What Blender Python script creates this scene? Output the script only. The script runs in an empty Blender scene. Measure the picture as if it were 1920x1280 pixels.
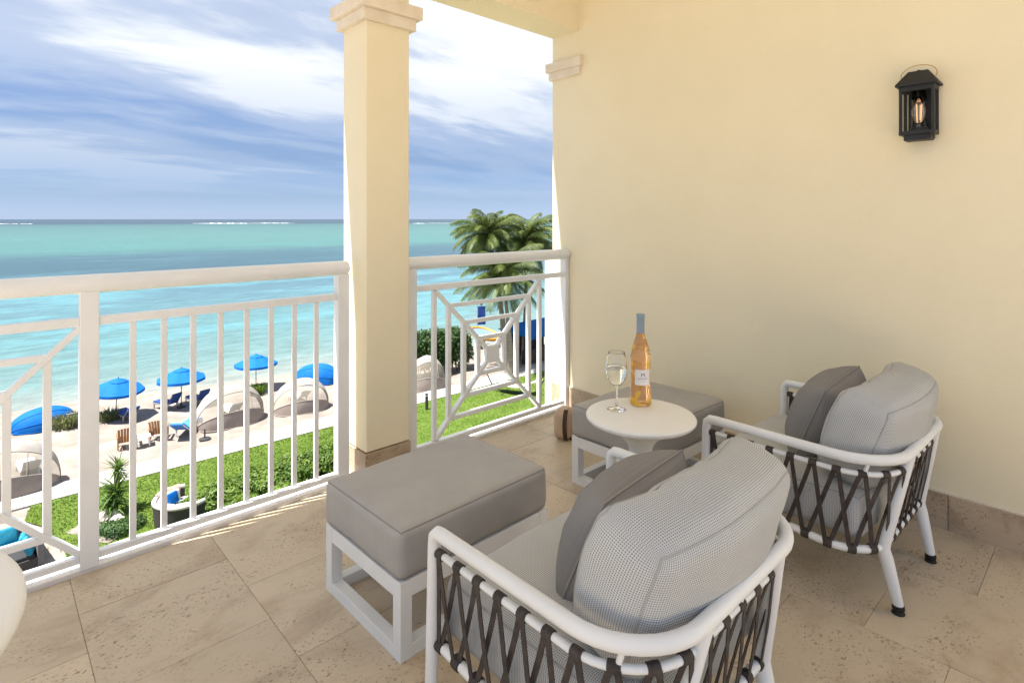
import bpy, bmesh, math, random
import numpy as np
from mathutils import Vector, Matrix, noise
R = math.radians
random.seed(7); rng = np.random.default_rng(7)
sc = bpy.context.scene
col = sc.collection

# ------------------------------------------------------------------ camera
CAM_H, FPX = 1.27, 1068.0
TH = R(46.9)                                   # viewing direction measured from the +X axis (along the railing)
cam = bpy.data.cameras.new('camera'); cam_o = bpy.data.objects.new('camera', cam); col.objects.link(cam_o)
cam.sensor_width = 36.0; cam.lens = 36.0*FPX/1920
cam.shift_y = -(640-411)/1920
cam.clip_start = 0.05; cam.clip_end = 60000
cam_o.location = (0, 0, CAM_H); cam_o.rotation_euler = (R(90), 0, TH-R(90))
sc.camera = cam_o
# ------------------------------------------------------------------ world, sun, exposure
SUN_DIR = Vector((-0.385, 0.105, 0.92)).normalized()
w = bpy.data.worlds.new('World'); sc.world = w; w.use_nodes = True
nt = w.node_tree; nt.nodes.clear()
def N(t, typ, **kw):
    n = t.nodes.new(typ)
    for k, v in kw.items():
        if hasattr(n, k): setattr(n, k, v)
        else: n.inputs[k].default_value = v
    return n
def L(t, a, b): t.links.new(a, b)
def M(t, op, a, b=None, c=None):
    n = t.nodes.new('ShaderNodeMath'); n.operation = op
    for i, v in enumerate((a, b, c)):
        if v is None: continue
        if isinstance(v, (int, float)): n.inputs[i].default_value = v
        else: t.links.new(v, n.inputs[i])
    return n.outputs[0]
def ramp(t, fac, stops, interp='LINEAR'):
    n = t.nodes.new('ShaderNodeValToRGB'); n.color_ramp.interpolation = interp
    e = n.color_ramp.elements
    while len(e) < len(stops): e.new(0.5)
    for el, (p, c) in zip(e, stops):
        el.position = p; el.color = (*c, 1) if len(c) == 3 else c
    t.links.new(fac, n.inputs[0]); return n.outputs[0]
out = N(nt, 'ShaderNodeOutputWorld')
sky = N(nt, 'ShaderNodeTexSky', sky_type='NISHITA', sun_disc=False)
sky.sun_elevation = math.asin(SUN_DIR.z); sky.sun_rotation = math.atan2(SUN_DIR.x, SUN_DIR.y)
sky.air_density = 1.0; sky.dust_density = 0.25; sky.ozone_density = 1.5
bg = N(nt, 'ShaderNodeBackground'); 
tint = N(nt, 'ShaderNodeMix', data_type='RGBA', blend_type='MULTIPLY'); tint.inputs[0].default_value = 1.0; L(nt, sky.outputs[0], tint.inputs[6]); tint_in = tint.inputs[7]
L(nt, tint.outputs[2], bg.inputs[0]); bg.inputs[1].default_value = 0.05
tc = N(nt, 'ShaderNodeTexCoord'); sep = N(nt, 'ShaderNodeSeparateXYZ'); L(nt, tc.outputs['Generated'], sep.inputs[0])
zc = M(nt, 'MAXIMUM', sep.outputs[2], 0.0); den = M(nt, 'ADD', zc, 0.16)
u = M(nt, 'DIVIDE', sep.outputs[0], den); v = M(nt, 'DIVIDE', sep.outputs[1], den)
L(nt, ramp(nt, zc, [(0.0, (0.36, 0.49, 0.92)), (0.035, (0.29, 0.37, 0.62)), (0.10, (0.29, 0.345, 0.50)), (0.30, (0.50, 0.55, 0.66)), (0.6, (0.85, .88, .95))]), tint_in)
cmb = N(nt, 'ShaderNodeCombineXYZ'); L(nt, u, cmb.inputs[0]); L(nt, v, cmb.inputs[1])
mp = N(nt, 'ShaderNodeMapping'); L(nt, cmb.outputs[0], mp.inputs[0])
mp.inputs['Rotation'].default_value = (0, 0, R(45)); mp.inputs['Scale'].default_value = (0.54, 1.25, 1); mp.inputs['Location'].default_value = (12.4, 3.3, 0)
n1 = N(nt, 'ShaderNodeTexNoise', **{'Scale': 0.55, 'Detail': 9.0, 'Roughness': 0.55, 'Distortion': 0.25}); L(nt, mp.outputs[0], n1.inputs['Vector'])
n2 = N(nt, 'ShaderNodeTexNoise', **{'Scale': 2.4, 'Detail': 8.0, 'Roughness': 0.55, 'Distortion': 0.3}); L(nt, mp.outputs[0], n2.inputs['Vector'])
cl = M(nt, 'ADD', M(nt, 'MULTIPLY', n1.outputs[0], 0.72), M(nt, 'MULTIPLY', n2.outputs[0], 0.28))
mask = ramp(nt, cl, [(0.37, (0.14,)*3), (0.46, (0.45,)*3), (0.54, (1,)*3)], 'EASE')
fade = M(nt, 'MULTIPLY', mask, ramp(nt, zc, [(0.02, (0.0,)*3), (0.10, (0.45,)*3), (0.24, (1,)*3)]))
cbg = N(nt, 'ShaderNodeBackground', **{'Color': (0.92, 0.96, 1.0, 1), 'Strength': 0.245})
mx = N(nt, 'ShaderNodeMixShader'); L(nt, fade, mx.inputs[0]); L(nt, bg.outputs[0], mx.inputs[1]); L(nt, cbg.outputs[0], mx.inputs[2])
L(nt, mx.outputs[0], out.inputs[0])
sun = bpy.data.lights.new('sun', 'SUN'); sun.energy = 3.3; sun.angle = R(0.6); sun.color = (1, 0.955, 0.89)
sun_o = bpy.data.objects.new('sun', sun); col.objects.link(sun_o)
sun_o.rotation_euler = (-SUN_DIR).to_track_quat('-Z', 'Y').to_euler()
sc.view_settings.view_transform = 'Standard'; sc.view_settings.look = 'None'
sc.view_settings.exposure = 2.15; sc.view_settings.gamma = 1
sc.render.engine = 'CYCLES'
cy = sc.cycles
cy.use_denoising = True; cy.max_bounces = 16; cy.diffuse_bounces = 6; cy.glossy_bounces = 4
cy.transmission_bounces = 16; cy.transparent_max_bounces = 12; cy.caustics_reflective = False; cy.caustics_refractive = True
cy.sample_clamp_indirect = 6.0

# ------------------------------------------------------------------ helpers
def at(px, py, z):
    """place of a photograph pixel on the horizontal plane z"""
    d = FPX*(CAM_H-z)/(py-411); l = (px-960)/FPX*d
    return Vector((math.cos(TH)*d+math.sin(TH)*l, math.sin(TH)*d-math.cos(TH)*l, z))
GZ = CAM_H-11.0                                  # level of the lawn below the balcony
def gp(px, py): return at(px, py, GZ)

class MB:
    def __init__(s): s.v = []; s.f = []; s.uv = None
    def add(s, v, f):
        o = len(s.v); s.v += [tuple(p) for p in v]; s.f += [tuple(i+o for i in q) for q in f]
    def box(s, c, size, rot=None, bev=0.0):
        bm = bmesh.new(); bmesh.ops.create_cube(bm, size=1)
        for p in bm.verts: p.co = Vector((p.co.x*size[0], p.co.y*size[1], p.co.z*size[2]))
        if bev: bmesh.ops.bevel(bm, geom=list(bm.edges), offset=bev, segments=2, affect='EDGES', profile=0.5)
        m = rot.to_matrix() if hasattr(rot, 'to_matrix') else rot
        vs = [(m @ p.co if m else p.co)+Vector(c) for p in bm.verts]
        bm.verts.index_update()
        s.add(vs, [[q.index for q in f.verts] for f in bm.faces]); bm.free(); return s
    def bar(s, a, b, wx, wz, bev=0.0, up=(0, 0, 1)):
        a = Vector(a); b = Vector(b); d = (b-a); ln = d.length; y = d.normalized(); upv = Vector(up)
        x = y.cross(upv)
        if x.length < 1e-4: x = y.cross(Vector((0, 1, 0)))
        x.normalize(); z = x.cross(y)
        return s.box((a+b)/2, (wx, ln, wz), Matrix((x, y, z)).transposed(), bev)
    def tube(s, pts, rad, seg=12, closed=False, caps=True):
        pts = [Vector(p) for p in pts]; n = len(pts)
        rr = rad if isinstance(rad, (list, tuple)) else [rad]*n
        tg = []
        for i in range(n):
            a = pts[i-1] if (i > 0 or closed) else pts[i]; b = pts[(i+1) % n] if (i < n-1 or closed) else pts[i]
            tg.append((b-a).normalized())
        ref = Vector((0, 0, 1)) if abs(tg[0].z) < 0.9 else Vector((1, 0, 0))
        nx = tg[0].cross(ref).normalized(); o = len(s.v)
        for i in range(n):
            nx = (nx - tg[i]*nx.dot(tg[i])).normalized(); ny = tg[i].cross(nx)
            for k in range(seg):
                t = 2*math.pi*k/seg; s.v.append(tuple(pts[i]+(nx*math.cos(t)+ny*math.sin(t))*rr[i]))
        for i in range(n if closed else n-1):
            j = (i+1) % n
            for k in range(seg):
                k2 = (k+1) % seg; s.f.append((o+i*seg+k, o+i*seg+k2, o+j*seg+k2, o+j*seg+k))
        if caps and not closed:
            s.f.append(tuple(o+k for k in range(seg))[::-1]); s.f.append(tuple(o+(n-1)*seg+k for k in range(seg)))
        return s
    def lathe(s, prof, seg=32, c=(0, 0, 0), ripple=None):
        o = len(s.v); n = len(prof)
        for (r, z) in prof:
            for k in range(seg):
                t = 2*math.pi*k/seg; q = r
                if ripple: q = r + ripple(r, z, k)
                s.v.append((c[0]+q*math.cos(t), c[1]+q*math.sin(t), c[2]+z))
        for i in range(n-1):
            for k in range(seg):
                k2 = (k+1) % seg; s.f.append((o+i*seg+k, o+i*seg+k2, o+(i+1)*seg+k2, o+(i+1)*seg+k))
        return s
    def build(s, name, mat, parent=None, smooth=False, uv=None):
        me = bpy.data.meshes.new(name); me.from_pydata(s.v, [], s.f); me.update()
        if smooth:
            me.polygons.foreach_set('use_smooth', [True]*len(me.polygons))
            if smooth != 'all':
                try: me.set_sharp_from_angle(angle=R(38))
                except Exception: pass
        if uv:
            lay = me.uv_layers.new(name='UVMap')
            for p in me.polygons:
                for li, vi in zip(p.loop_indices, p.vertices): lay.data[li].uv = uv(p, vi)
        me.materials.append(mat)
        return link(name, me, parent)
def link(name, me, parent=None):
    o = bpy.data.objects.new(name, me); col.objects.link(o)
    if parent: o.parent = parent
    return o
def tag(o, label=None, cat=None, group=None, kind=None):
    for k, q in (('label', label), ('category', cat), ('group', group), ('kind', kind)):
        if q: o[k] = q
    return o
def empty(name, loc=(0, 0, 0), rz=0, label=None, cat=None, group=None):
    o = bpy.data.objects.new(name, None); col.objects.link(o); o.location = loc; o.rotation_euler = (0, 0, rz)
    return tag(o, label, cat, group)
def copy_tree(o, parent=None):
    c = o.copy(); col.objects.link(c); c.parent = parent
    for ch in [q for q in col.objects if q.parent is o]: copy_tree(ch, c)
    return c
def bx(name, c, size, mat, parent=None, rot=None, bev=0.0): return MB().box(c, size, rot, bev).build(name, mat, parent)

# ------------------------------------------------------------------ materials
def mat(name, c1, c2=None, rough=0.6, scale=6.0, detail=5.0, bump=0.0, bscale=60.0, metal=0.0, spec=0.4, stretch=(1, 1, 1), rnd=0.0, lo=0.35, hi=0.65, world=False, sss=0.0, trans=0.0):
    m = bpy.data.materials.new(name); m.use_nodes = True; t = m.node_tree; b = t.nodes['Principled BSDF']
    b.inputs['Roughness'].default_value = rough; b.inputs['Metallic'].default_value = metal; b.inputs['Specular IOR Level'].default_value = spec
    if world: vec = N(t, 'ShaderNodeNewGeometry').outputs['Position']
    else: vec = N(t, 'ShaderNodeTexCoord').outputs['Object']
    mpn = N(t, 'ShaderNodeMapping'); L(t, vec, mpn.inputs[0]); mpn.inputs['Scale'].default_value = stretch; vec = mpn.outputs[0]
    if c2 is None: b.inputs['Base Color'].default_value = (*c1, 1)
    else:
        n = N(t, 'ShaderNodeTexNoise', **{'Scale': scale, 'Detail': detail, 'Roughness': 0.6}); L(t, vec, n.inputs['Vector'])
        c = ramp(t, n.outputs[0], [(lo, c1), (hi, c2)])
        if rnd:
            oi = N(t, 'ShaderNodeObjectInfo'); hs = N(t, 'ShaderNodeHueSaturation')
            L(t, M(t, 'ADD', M(t, 'MULTIPLY', oi.outputs['Random'], rnd), 1-rnd/2), hs.inputs['Value']); L(t, c, hs.inputs['Color']); c = hs.outputs[0]
        L(t, c, b.inputs['Base Color'])
    if bump:
        n = N(t, 'ShaderNodeTexNoise', **{'Scale': bscale, 'Detail': 4.0}); L(t, vec, n.inputs['Vector'])
        bp = N(t, 'ShaderNodeBump', **{'Strength': bump, 'Distance': 0.01}); L(t, n.outputs[0], bp.inputs['Height']); L(t, bp.outputs[0], b.inputs['Normal'])
    if trans:
        tr = N(t, 'ShaderNodeBsdfTranslucent'); tr.inputs[0].default_value = (*(c2 or c1), 1)
        mxs = N(t, 'ShaderNodeMixShader'); mxs.inputs[0].default_value = trans
        L(t, b.outputs[0], mxs.inputs[1]); L(t, tr.outputs[0], mxs.inputs[2]); L(t, mxs.outputs[0], t.nodes['Material Output'].inputs[0])
    return m
WALL = mat('cream_stucco', (0.81, 0.735, 0.54), (0.835, 0.76, 0.565), 0.85, 2.6, 8, 0.16, 110, spec=0.2, world=True)
STONE = mat('cast_stone', (0.70, 0.62, 0.50), (0.80, 0.73, 0.62), 0.8, 9, 6, 0.25, 70, spec=0.2, world=True)
CEIL = mat('ceiling_paint', (0.84, 0.80, 0.73), (0.87, 0.83, 0.76), 0.9, 3, 4, 0.1, 40, world=True)
WHITE = mat('white_railing_paint', (0.76, 0.775, 0.785), (0.82, 0.835, 0.845), 0.38, 5, 4, 0.04, 30, world=True)
FRAME = mat('white_powder_coat', (0.70, 0.715, 0.72), (0.75, 0.765, 0.77), 0.42, 4, 3, 0.03, 200)
TABLEW = mat('white_table_lacquer', (0.76, 0.76, 0.73), (0.80, 0.80, 0.77), 0.45, 4, 3, 0.02, 120)
STRAP = mat('dark_brown_strap', (0.035, 0.027, 0.024), (0.06, 0.048, 0.042), 0.65, 40, 3, 0.3, 300)
BLACK = mat('black_metal', (0.012, 0.014, 0.017), (0.02, 0.022, 0.026), 0.5, 10, 3, 0.1, 150)
RUBBER = mat('black_rubber', (0.01, 0.01, 0.011), None, 0.7)
BRASS = mat('aged_brass', (0.55, 0.38, 0.15), None, 0.35, metal=0.9)
SILVER = mat('nickel', (0.75, 0.74, 0.7), None, 0.25, metal=1.0)
OTTO = mat('taupe_outdoor_fabric', (0.355, 0.342, 0.33), (0.39, 0.375, 0.36), 0.55, 8, 4, 0.25, 700, spec=0.45)
PIPE_D = mat('taupe_piping', (0.28, 0.262, 0.245), None, 0.85, spec=0.15)
PIPE_L = mat('grey_piping', (0.36, 0.36, 0.355), None, 0.85, spec=0.15)
def weave(name, ca, cb, per, bumps=0.5):
    m = bpy.data.materials.new(name); m.use_nodes = True; t = m.node_tree; b = t.nodes['Principled BSDF']
    b.inputs['Roughness'].default_value = 0.9; b.inputs['Specular IOR Level'].default_value = 0.15
    uvn = N(t, 'ShaderNodeUVMap'); mpn = N(t, 'ShaderNodeMapping'); L(t, uvn.outputs[0], mpn.inputs[0])
    mpn.inputs['Rotation'].default_value = (0, 0, R(45)); mpn.inputs['Scale'].default_value = (1/per, 1/per, 1)
    s = N(t, 'ShaderNodeSeparateXYZ'); L(t, mpn.outputs[0], s.inputs[0])
    h = M(t, 'MULTIPLY', M(t, 'SINE', M(t, 'MULTIPLY', s.outputs[0], 2*math.pi)), M(t, 'SINE', M(t, 'MULTIPLY', s.outputs[1], 2*math.pi)))
    h = M(t, 'ADD', M(t, 'MULTIPLY', h, 0.5), 0.5)
    n = N(t, 'ShaderNodeTexNoise', **{'Scale': 5.0, 'Detail': 4.0}); L(t, uvn.outputs[0], n.inputs['Vector'])
    c = ramp(t, h, [(0.12, cb), (0.55, ca)]); hs = N(t, 'ShaderNodeHueSaturation'); L(t, c, hs.inputs['Color'])
    L(t, M(t, 'ADD', M(t, 'MULTIPLY', n.outputs[0], 0.16), 0.92), hs.inputs['Value']); L(t, hs.outputs[0], b.inputs['Base Color'])
    bp = N(t, 'ShaderNodeBump', **{'Strength': bumps, 'Distance': 0.0015}); L(t, h, bp.inputs['Height']); L(t, bp.outputs[0], b.inputs['Normal'])
    return m
MESHF = weave('light_grey_mesh_fabric', (0.54, 0.55, 0.55), (0.17, 0.178, 0.185), 0.0072)
PILLF = weave('mid_grey_woven_fabric', (0.235, 0.228, 0.222), (0.20, 0.194, 0.188), 0.005, 0.15)
def travertine(name, ca, cb, cc):
    m = bpy.data.materials.new(name); m.use_nodes = True; t = m.node_tree; b = t.nodes['Principled BSDF']
    b.inputs['Roughness'].default_value = 0.42; b.inputs['Specular IOR Level'].default_value = 0.35
    oi = N(t, 'ShaderNodeObjectInfo'); pos = N(t, 'ShaderNodeNewGeometry').outputs['Position']
    off = N(t, 'ShaderNodeVectorMath', operation='SCALE'); L(t, oi.outputs['Random'], off.inputs['Scale']); off.inputs[0].default_value = (37, 19, 11)
    ad = N(t, 'ShaderNodeVectorMath', operation='ADD'); L(t, pos, ad.inputs[0]); L(t, off.outputs[0], ad.inputs[1])
    mpn = N(t, 'ShaderNodeMapping'); L(t, ad.outputs[0], mpn.inputs[0]); mpn.inputs['Scale'].default_value = (1.0, 1.5, 1.4); mpn.inputs['Rotation'].default_value = (0, 0, R(8))
    n1 = N(t, 'ShaderNodeTexNoise', **{'Scale': 3.4, 'Detail': 10.0, 'Roughness': 0.68, 'Distortion': 0.35}); L(t, mpn.outputs[0], n1.inputs['Vector'])
    c = ramp(t, n1.outputs[0], [(0.36, cb), (0.50, ca), (0.62, tuple(x*1.05 for x in ca)), (0.78, tuple(0.5*(x+y) for x, y in zip(ca, cb)))])
    n2 = N(t, 'ShaderNodeTexNoise', **{'Scale': 85.0, 'Detail': 4.0, 'Roughness': 0.55, 'Distortion': 0.4}); L(t, mpn.outputs[0], n2.inputs['Vector'])
    n3 = N(t, 'ShaderNodeTexNoise', **{'Scale': 5.5, 'Detail': 3.0}); L(t, mpn.outputs[0], n3.inputs['Vector'])
    pit = M(t, 'MULTIPLY', ramp(t, n2.outputs[0], [(0.57, (0,)*3), (0.66, (1,)*3)]), ramp(t, n3.outputs[0], [(0.42, (0.08,)*3), (0.58, (1.0,)*3)]))
    mixc = N(t, 'ShaderNodeMix', data_type='RGBA'); L(t, pit, mixc.inputs[0]); L(t, c, mixc.inputs[6]); mixc.inputs[7].default_value = (*cc, 1)
    hs = N(t, 'ShaderNodeHueSaturation'); L(t, mixc.outputs[2], hs.inputs['Color']); L(t, M(t, 'ADD', M(t, 'MULTIPLY', oi.outputs['Random'], 0.16), 0.92), hs.inputs['Value'])
    L(t, hs.outputs[0], b.inputs['Base Color'])
    bp = N(t, 'ShaderNodeBump', **{'Strength': 0.35, 'Distance': 0.002, 'invert': True}); L(t, pit, bp.inputs['Height']); L(t, bp.outputs[0], b.inputs['Normal'])
    L(t, M(t, 'ADD', M(t, 'MULTIPLY', n1.outputs[0], 0.3), 0.3), b.inputs['Roughness'])
    return m
TRAV = travertine('travertine', (0.53, 0.44, 0.325), (0.42, 0.33, 0.23), (0.27, 0.195, 0.13))
TRAVB = travertine('travertine_skirting', (0.47, 0.365, 0.26), (0.34, 0.25, 0.17), (0.2, 0.14, 0.09))
GROUT = mat('grout', (0.50, 0.41, 0.31), (0.55, 0.46, 0.35), 0.9, 20, world=True)
KERB = mat('white_kerb_stone', (0.66, 0.63, 0.60), (0.74, 0.71, 0.68), 0.8, 12, 6, 0.3, 90, world=True)
CONC = mat('concrete', (0.5, 0.48, 0.45), (0.58, 0.56, 0.52), 0.9, 4, world=True)
def glassm(name, c, rough=0.0, ior=1.45):
    m = bpy.data.materials.new(name); m.use_nodes = True; b = m.node_tree.nodes['Principled BSDF']
    b.inputs['Base Color'].default_value = (*c, 1); b.inputs['Roughness'].default_value = rough; b.inputs['IOR'].default_value = ior
    b.inputs['Transmission Weight'].default_value = 1.0
    return m
GLASS = glassm('clear_glass', (1, 1, 1)); WINE_W = glassm('white_wine', (0.98, 0.97, 0.90), 0, 1.34)
def emis(name, c, s):
    m = bpy.data.materials.new(name); m.use_nodes = True; b = m.node_tree.nodes['Principled BSDF']
    b.inputs['Emission Color'].default_value = (*c, 1); b.inputs['Emission Strength'].default_value = s; return m

# ================================================================== SETTING: ground, sea
SHORE = lambda x: 44.9-0.165*x+0.35*math.sin(x*0.35)
# sand
SAND = mat('coral_sand', (0.20, 0.17, 0.145), (0.285, 0.25, 0.22), 0.95, 0.9, 8, 1.0, 3.2, spec=0.1, world=True)
xs = np.concatenate([np.linspace(-900, -20, 12), np.linspace(-12, 60, 145), np.linspace(75, 900, 12)])
ys = np.concatenate([np.linspace(-60, 18, 6), np.linspace(20, 54, 103)])
V = []; F = []
for j, y in enumerate(ys):
    for x in xs:
        s = y-SHORE(min(max(x, -20), 60)); z = GZ-0.03
        if y > 30.4: z += 0.09*noise.noise(Vector((x*0.8, y*0.8, 0)))+0.055*noise.noise(Vector((x*2.7, y*2.7, 3)))
        t = min(max((s+3.0)/9.0, 0), 1); z -= 1.0*t*t*(3-2*t)
        V.append((x, y, z))
nx_ = len(xs)
for j in range(len(ys)-1):
    for i in range(nx_-1): F.append((j*nx_+i, j*nx_+i+1, (j+1)*nx_+i+1, (j+1)*nx_+i))
mb = MB(); mb.add(V, F); tag(mb.build('beach_sand', SAND, smooth='all'), 'pale coral sand beach running along the turquoise sea', kind='structure')
# sea
def sea_mat():
    m = bpy.data.materials.new('sea_water'); m.use_nodes = True; t = m.node_tree; b = t.nodes['Principled BSDF']
    pos = N(t, 'ShaderNodeNewGeometry').outputs['Position']; s = N(t, 'ShaderNodeSeparateXYZ'); L(t, pos, s.inputs[0])
    mpn = N(t, 'ShaderNodeMapping'); L(t, pos, mpn.inputs[0]); mpn.inputs['Scale'].default_value = (0.35, 1, 1)
    na = N(t, 'ShaderNodeTexNoise', **{'Scale': 0.03, 'Detail': 6.0, 'Roughness': 0.6}); L(t, mpn.outputs[0], na.inputs['Vector'])
    nb = N(t, 'ShaderNodeTexNoise', **{'Scale': 0.22, 'Detail': 5.0, 'Roughness': 0.6}); L(t, mpn.outputs[0], nb.inputs['Vector'])
    yy = M(t, 'ADD', s.outputs[1], M(t, 'MULTIPLY', s.outputs[0], 0.165))       # parallel to the shore near by
    yy = M(t, 'MAXIMUM', yy, 20.0)
    lg = M(t, 'LOGARITHM', yy, 10.0)
    lg = M(t, 'ADD', lg, M(t, 'MULTIPLY', M(t, 'SUBTRACT', na.outputs[0], 0.5), 0.16))
    lg = M(t, 'ADD', lg, M(t, 'MULTIPLY', M(t, 'SUBTRACT', nb.outputs[0], 0.5), 0.05))
    fac = M(t, 'DIVIDE', M(t, 'SUBTRACT', lg, 1.6), 2.0)
    c = ramp(t, fac, [(0.015, (0.215, 0.235, 0.215)), (0.05, (0.118, 0.192, 0.19)), (0.12, (0.078, 0.165, 0.176)), (0.20, (0.062, 0.128, 0.162)), (0.25, (0.044, 0.095, 0.13)),
        (0.29, (0.027, 0.066, 0.09)), (0.36, (0.03, 0.074, 0.096)), (0.41, (0.045, 0.128, 0.122)), (0.53, (0.048, 0.125, 0.118)), (0.70, (0.038, 0.10, 0.10)), (0.775, (0.03, 0.078, 0.085)), (0.80, (0.018, 0.038, 0.06))])
    # scattered weed patches in the shallows
    nc = N(t, 'ShaderNodeTexNoise', **{'Scale': 0.10, 'Detail': 7.0, 'Roughness': 0.65}); L(t, mpn.outputs[0], nc.inputs['Vector'])
    wm = M(t, 'MULTIPLY', ramp(t, nc.outputs[0], [(0.50, (0,)*3), (0.60, (0.75,)*3)]), ramp(t, fac, [(0.05, (0,)*3), (0.08, (1,)*3), (0.22, (1,)*3), (0.25, (0.2,)*3)]))
    mixc = N(t, 'ShaderNodeMix', data_type='RGBA'); L(t, wm, mixc.inputs[0]); L(t, c, mixc.inputs[6]); mixc.inputs[7].default_value = (0.09, 0.22, 0.25, 1)
    nr = N(t, 'ShaderNodeTexNoise', **{'Scale': 0.9, 'Detail': 8.0, 'Roughness': 0.7}); L(t, mpn.outputs[0], nr.inputs['Vector'])
    hv = N(t, 'ShaderNodeHueSaturation'); L(t, mixc.outputs[2], hv.inputs['Color']); L(t, ramp(t, nr.outputs[0], [(0.3, (0.72,)*3), (0.7, (1.25,)*3)]), hv.inputs['Value'])
    L(t, hv.outputs[0], b.inputs['Base Color'])
    b.inputs['Roughness'].default_value = 0.35; b.inputs['Specular IOR Level'].default_value = 0.12
    nw = N(t, 'ShaderNodeTexNoise', **{'Scale': 1.1, 'Detail': 7.0, 'Roughness': 0.65}); L(t, mpn.outputs[0], nw.inputs['Vector'])
    bp = N(t, 'ShaderNodeBump', **{'Strength': 0.9, 'Distance': 0.5}); L(t, nw.outputs[0], bp.inputs['Height']); L(t, bp.outputs[0], b.inputs['Normal'])
    return m
mb = MB(); ysea = [36, 60, 120, 300, 1000, 4000, 15000, 45000]
for y in ysea:
    for x in (-45000, -2000, -100, 0, 100, 300, 2000, 60000): mb.v.append((x, y, GZ-0.2))
for j in range(7):
    for i in range(7): mb.f.append((j*8+i, j*8+i+1, j*8+8+i+1, j*8+8+i))
tag(mb.build('sea', sea_mat()), 'turquoise sea with a dark weed band reaching the horizon', kind='structure')
FOAM = mat('sea_foam', (0.75, 0.78, 0.8), (0.85, 0.87, 0.88), 0.9, 0.05, world=True)
# breaking surf on the reef, low ridges of white water
mb = MB()
for (pa, pb, py, hgt) in ((360, 470, 419, 1.6), (468, 552, 418.6, 1.1), (-10, 20, 420, 1.2), (36, 62, 420, 0.9), (20, 34, 420, .7), (772, 800, 419, 0.8), (800, 850, 418.5, .5), (1000, 1040, 418, .6)):
    n = int((pb-pa)/2.5); prev = None
    for i in range(n+1):
        p = at(pa+(pb-pa)*i/n, py, GZ-0.2); h = hgt*(0.15+0.85*abs(noise.noise(Vector((i*0.31, pa, 0)))*1.8))*min(1, 4*i/n, 4*(n-i)/n)+0.05
        q = [p+Vector((0, -2.5, 0)), p+Vector((0, 0, h)), p+Vector((0, 3, 0))]
        o = len(mb.v); mb.v += [tuple(k) for k in q]
        if prev is not None: mb.f += [(prev, o, o+1, prev+1), (prev+1, o+1, o+2, prev+2)]
        prev = o
tag(mb.build('breaking_surf', FOAM, smooth='all'), 'thin white line of surf breaking on the far reef', kind='stuff')
# lawn
LAWN = mat('lawn', (0.065, 0.11, 0.016), (0.10, 0.15, 0.028), 0.9, 1.6, 8, 0.8, 14, spec=0.1, world=True)
LZ = GZ+0.02
lawn_poly = [(1.45, 28.55), (34, 28.55), (34, 8), (-1, 8), (2.2, 21.0), (2.05, 24.0), (1.75, 26.2), (1.2, 27.3)]
mb = MB(); mb.add([(x, y, LZ) for x, y in lawn_poly], [tuple(range(len(lawn_poly)))[::-1]])
lawn = mb.build('lawn', LAWN); tag(lawn, 'strip of mown green lawn between path and building', kind='structure')
def inpoly(x, y, P):
    c = False; j = len(P)-1
    for i in range(len(P)):
        if (P[i][1] > y) != (P[j][1] > y) and x < (P[j][0]-P[i][0])*(y-P[i][1])/(P[j][1]-P[i][1])+P[i][0]: c = not c
        j = i
    return c
GRASS = mat('grass_blades', (0.05, 0.105, 0.01), (0.135, 0.195, 0.028), 0.7, 1.1, 6, spec=0.2, world=True, trans=0.25)
BARE = [(2.9, 25.2, .75), (3.9, 23.0, .8), (2.4, 22.6, .6), (3.2, 24.0, .6)]
mb = MB(); k = 0
while k < 52000:
    x = random.uniform(1.1, 31) if k % 3 else random.uniform(1.1, 14); y = random.uniform(20.5, 28.6)
    if not inpoly(x, y, lawn_poly) and random.random() > .02: continue
    if any((x-a)**2+(y-b)**2 < (c*random.uniform(.5, 1.15))**2 for a, b, c in BARE): continue
    a = random.uniform(0, 6.28); h = random.uniform(.02, .065); wd = random.uniform(.012, .03); dx, dy = math.cos(a)*wd, math.sin(a)*wd
    lx, ly = random.uniform(-.05, .05), random.uniform(-.05, .05); o = len(mb.v)
    mb.v += [(x-dx, y-dy, LZ), (x+dx, y+dy, LZ), (x+lx, y+ly, LZ+h)]; mb.f.append((o, o+1, o+2)); k += 1
tag(mb.build('grass', GRASS), 'short green grass blades covering the lawn', 'grass', kind='stuff')
for i, (x, y, r_) in enumerate(BARE):
    m_ = MB(); n = 26; vs = [(x, y, LZ+.02)]
    for q in range(n):
        t = 2*math.pi*q/n; rr = r_*(.75+.5*noise.noise(Vector((math.cos(t)*1.5, math.sin(t)*1.5, i*7)))); vs.append((x+rr*math.cos(t), y+rr*math.sin(t)*.8, LZ+.004*(i+1)))
    m_.add(vs, [(0, q+1, (q+1) % n+1) for q in range(n)]); tag(m_.build('bare_sand_patch', SAND, smooth='all'), ['bare sandy patch in the lawn left of the yucca', 'bare sandy patch beside the round wicker sofa', 'bare sandy patch behind the teal sofa', 'bare sandy patch under the pale rocks'][i], kind='structure')
# path of concrete slabs
PATH = mat('pale_path_slab', (0.32, 0.30, 0.28), (0.36, 0.345, 0.325), 0.9, 2.5, 7, 0.3, 30, spec=0.15, world=True, rnd=0.05)
path = empty('path', (0, 0, GZ)); tag(path, 'straight pale concrete path between lawn and beach', kind='structure')
slab_me = None
for i in range(26):
    if slab_me is None:
        o = MB().box((0, 0, 0), (1.49, 1.62, 0.1), None, 0.012).build('slab', PATH, path); slab_me = o.data
    else: o = link('slab', slab_me, path)
    o.location = (-2.5+i*1.5, 29.38, 0.0)
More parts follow.
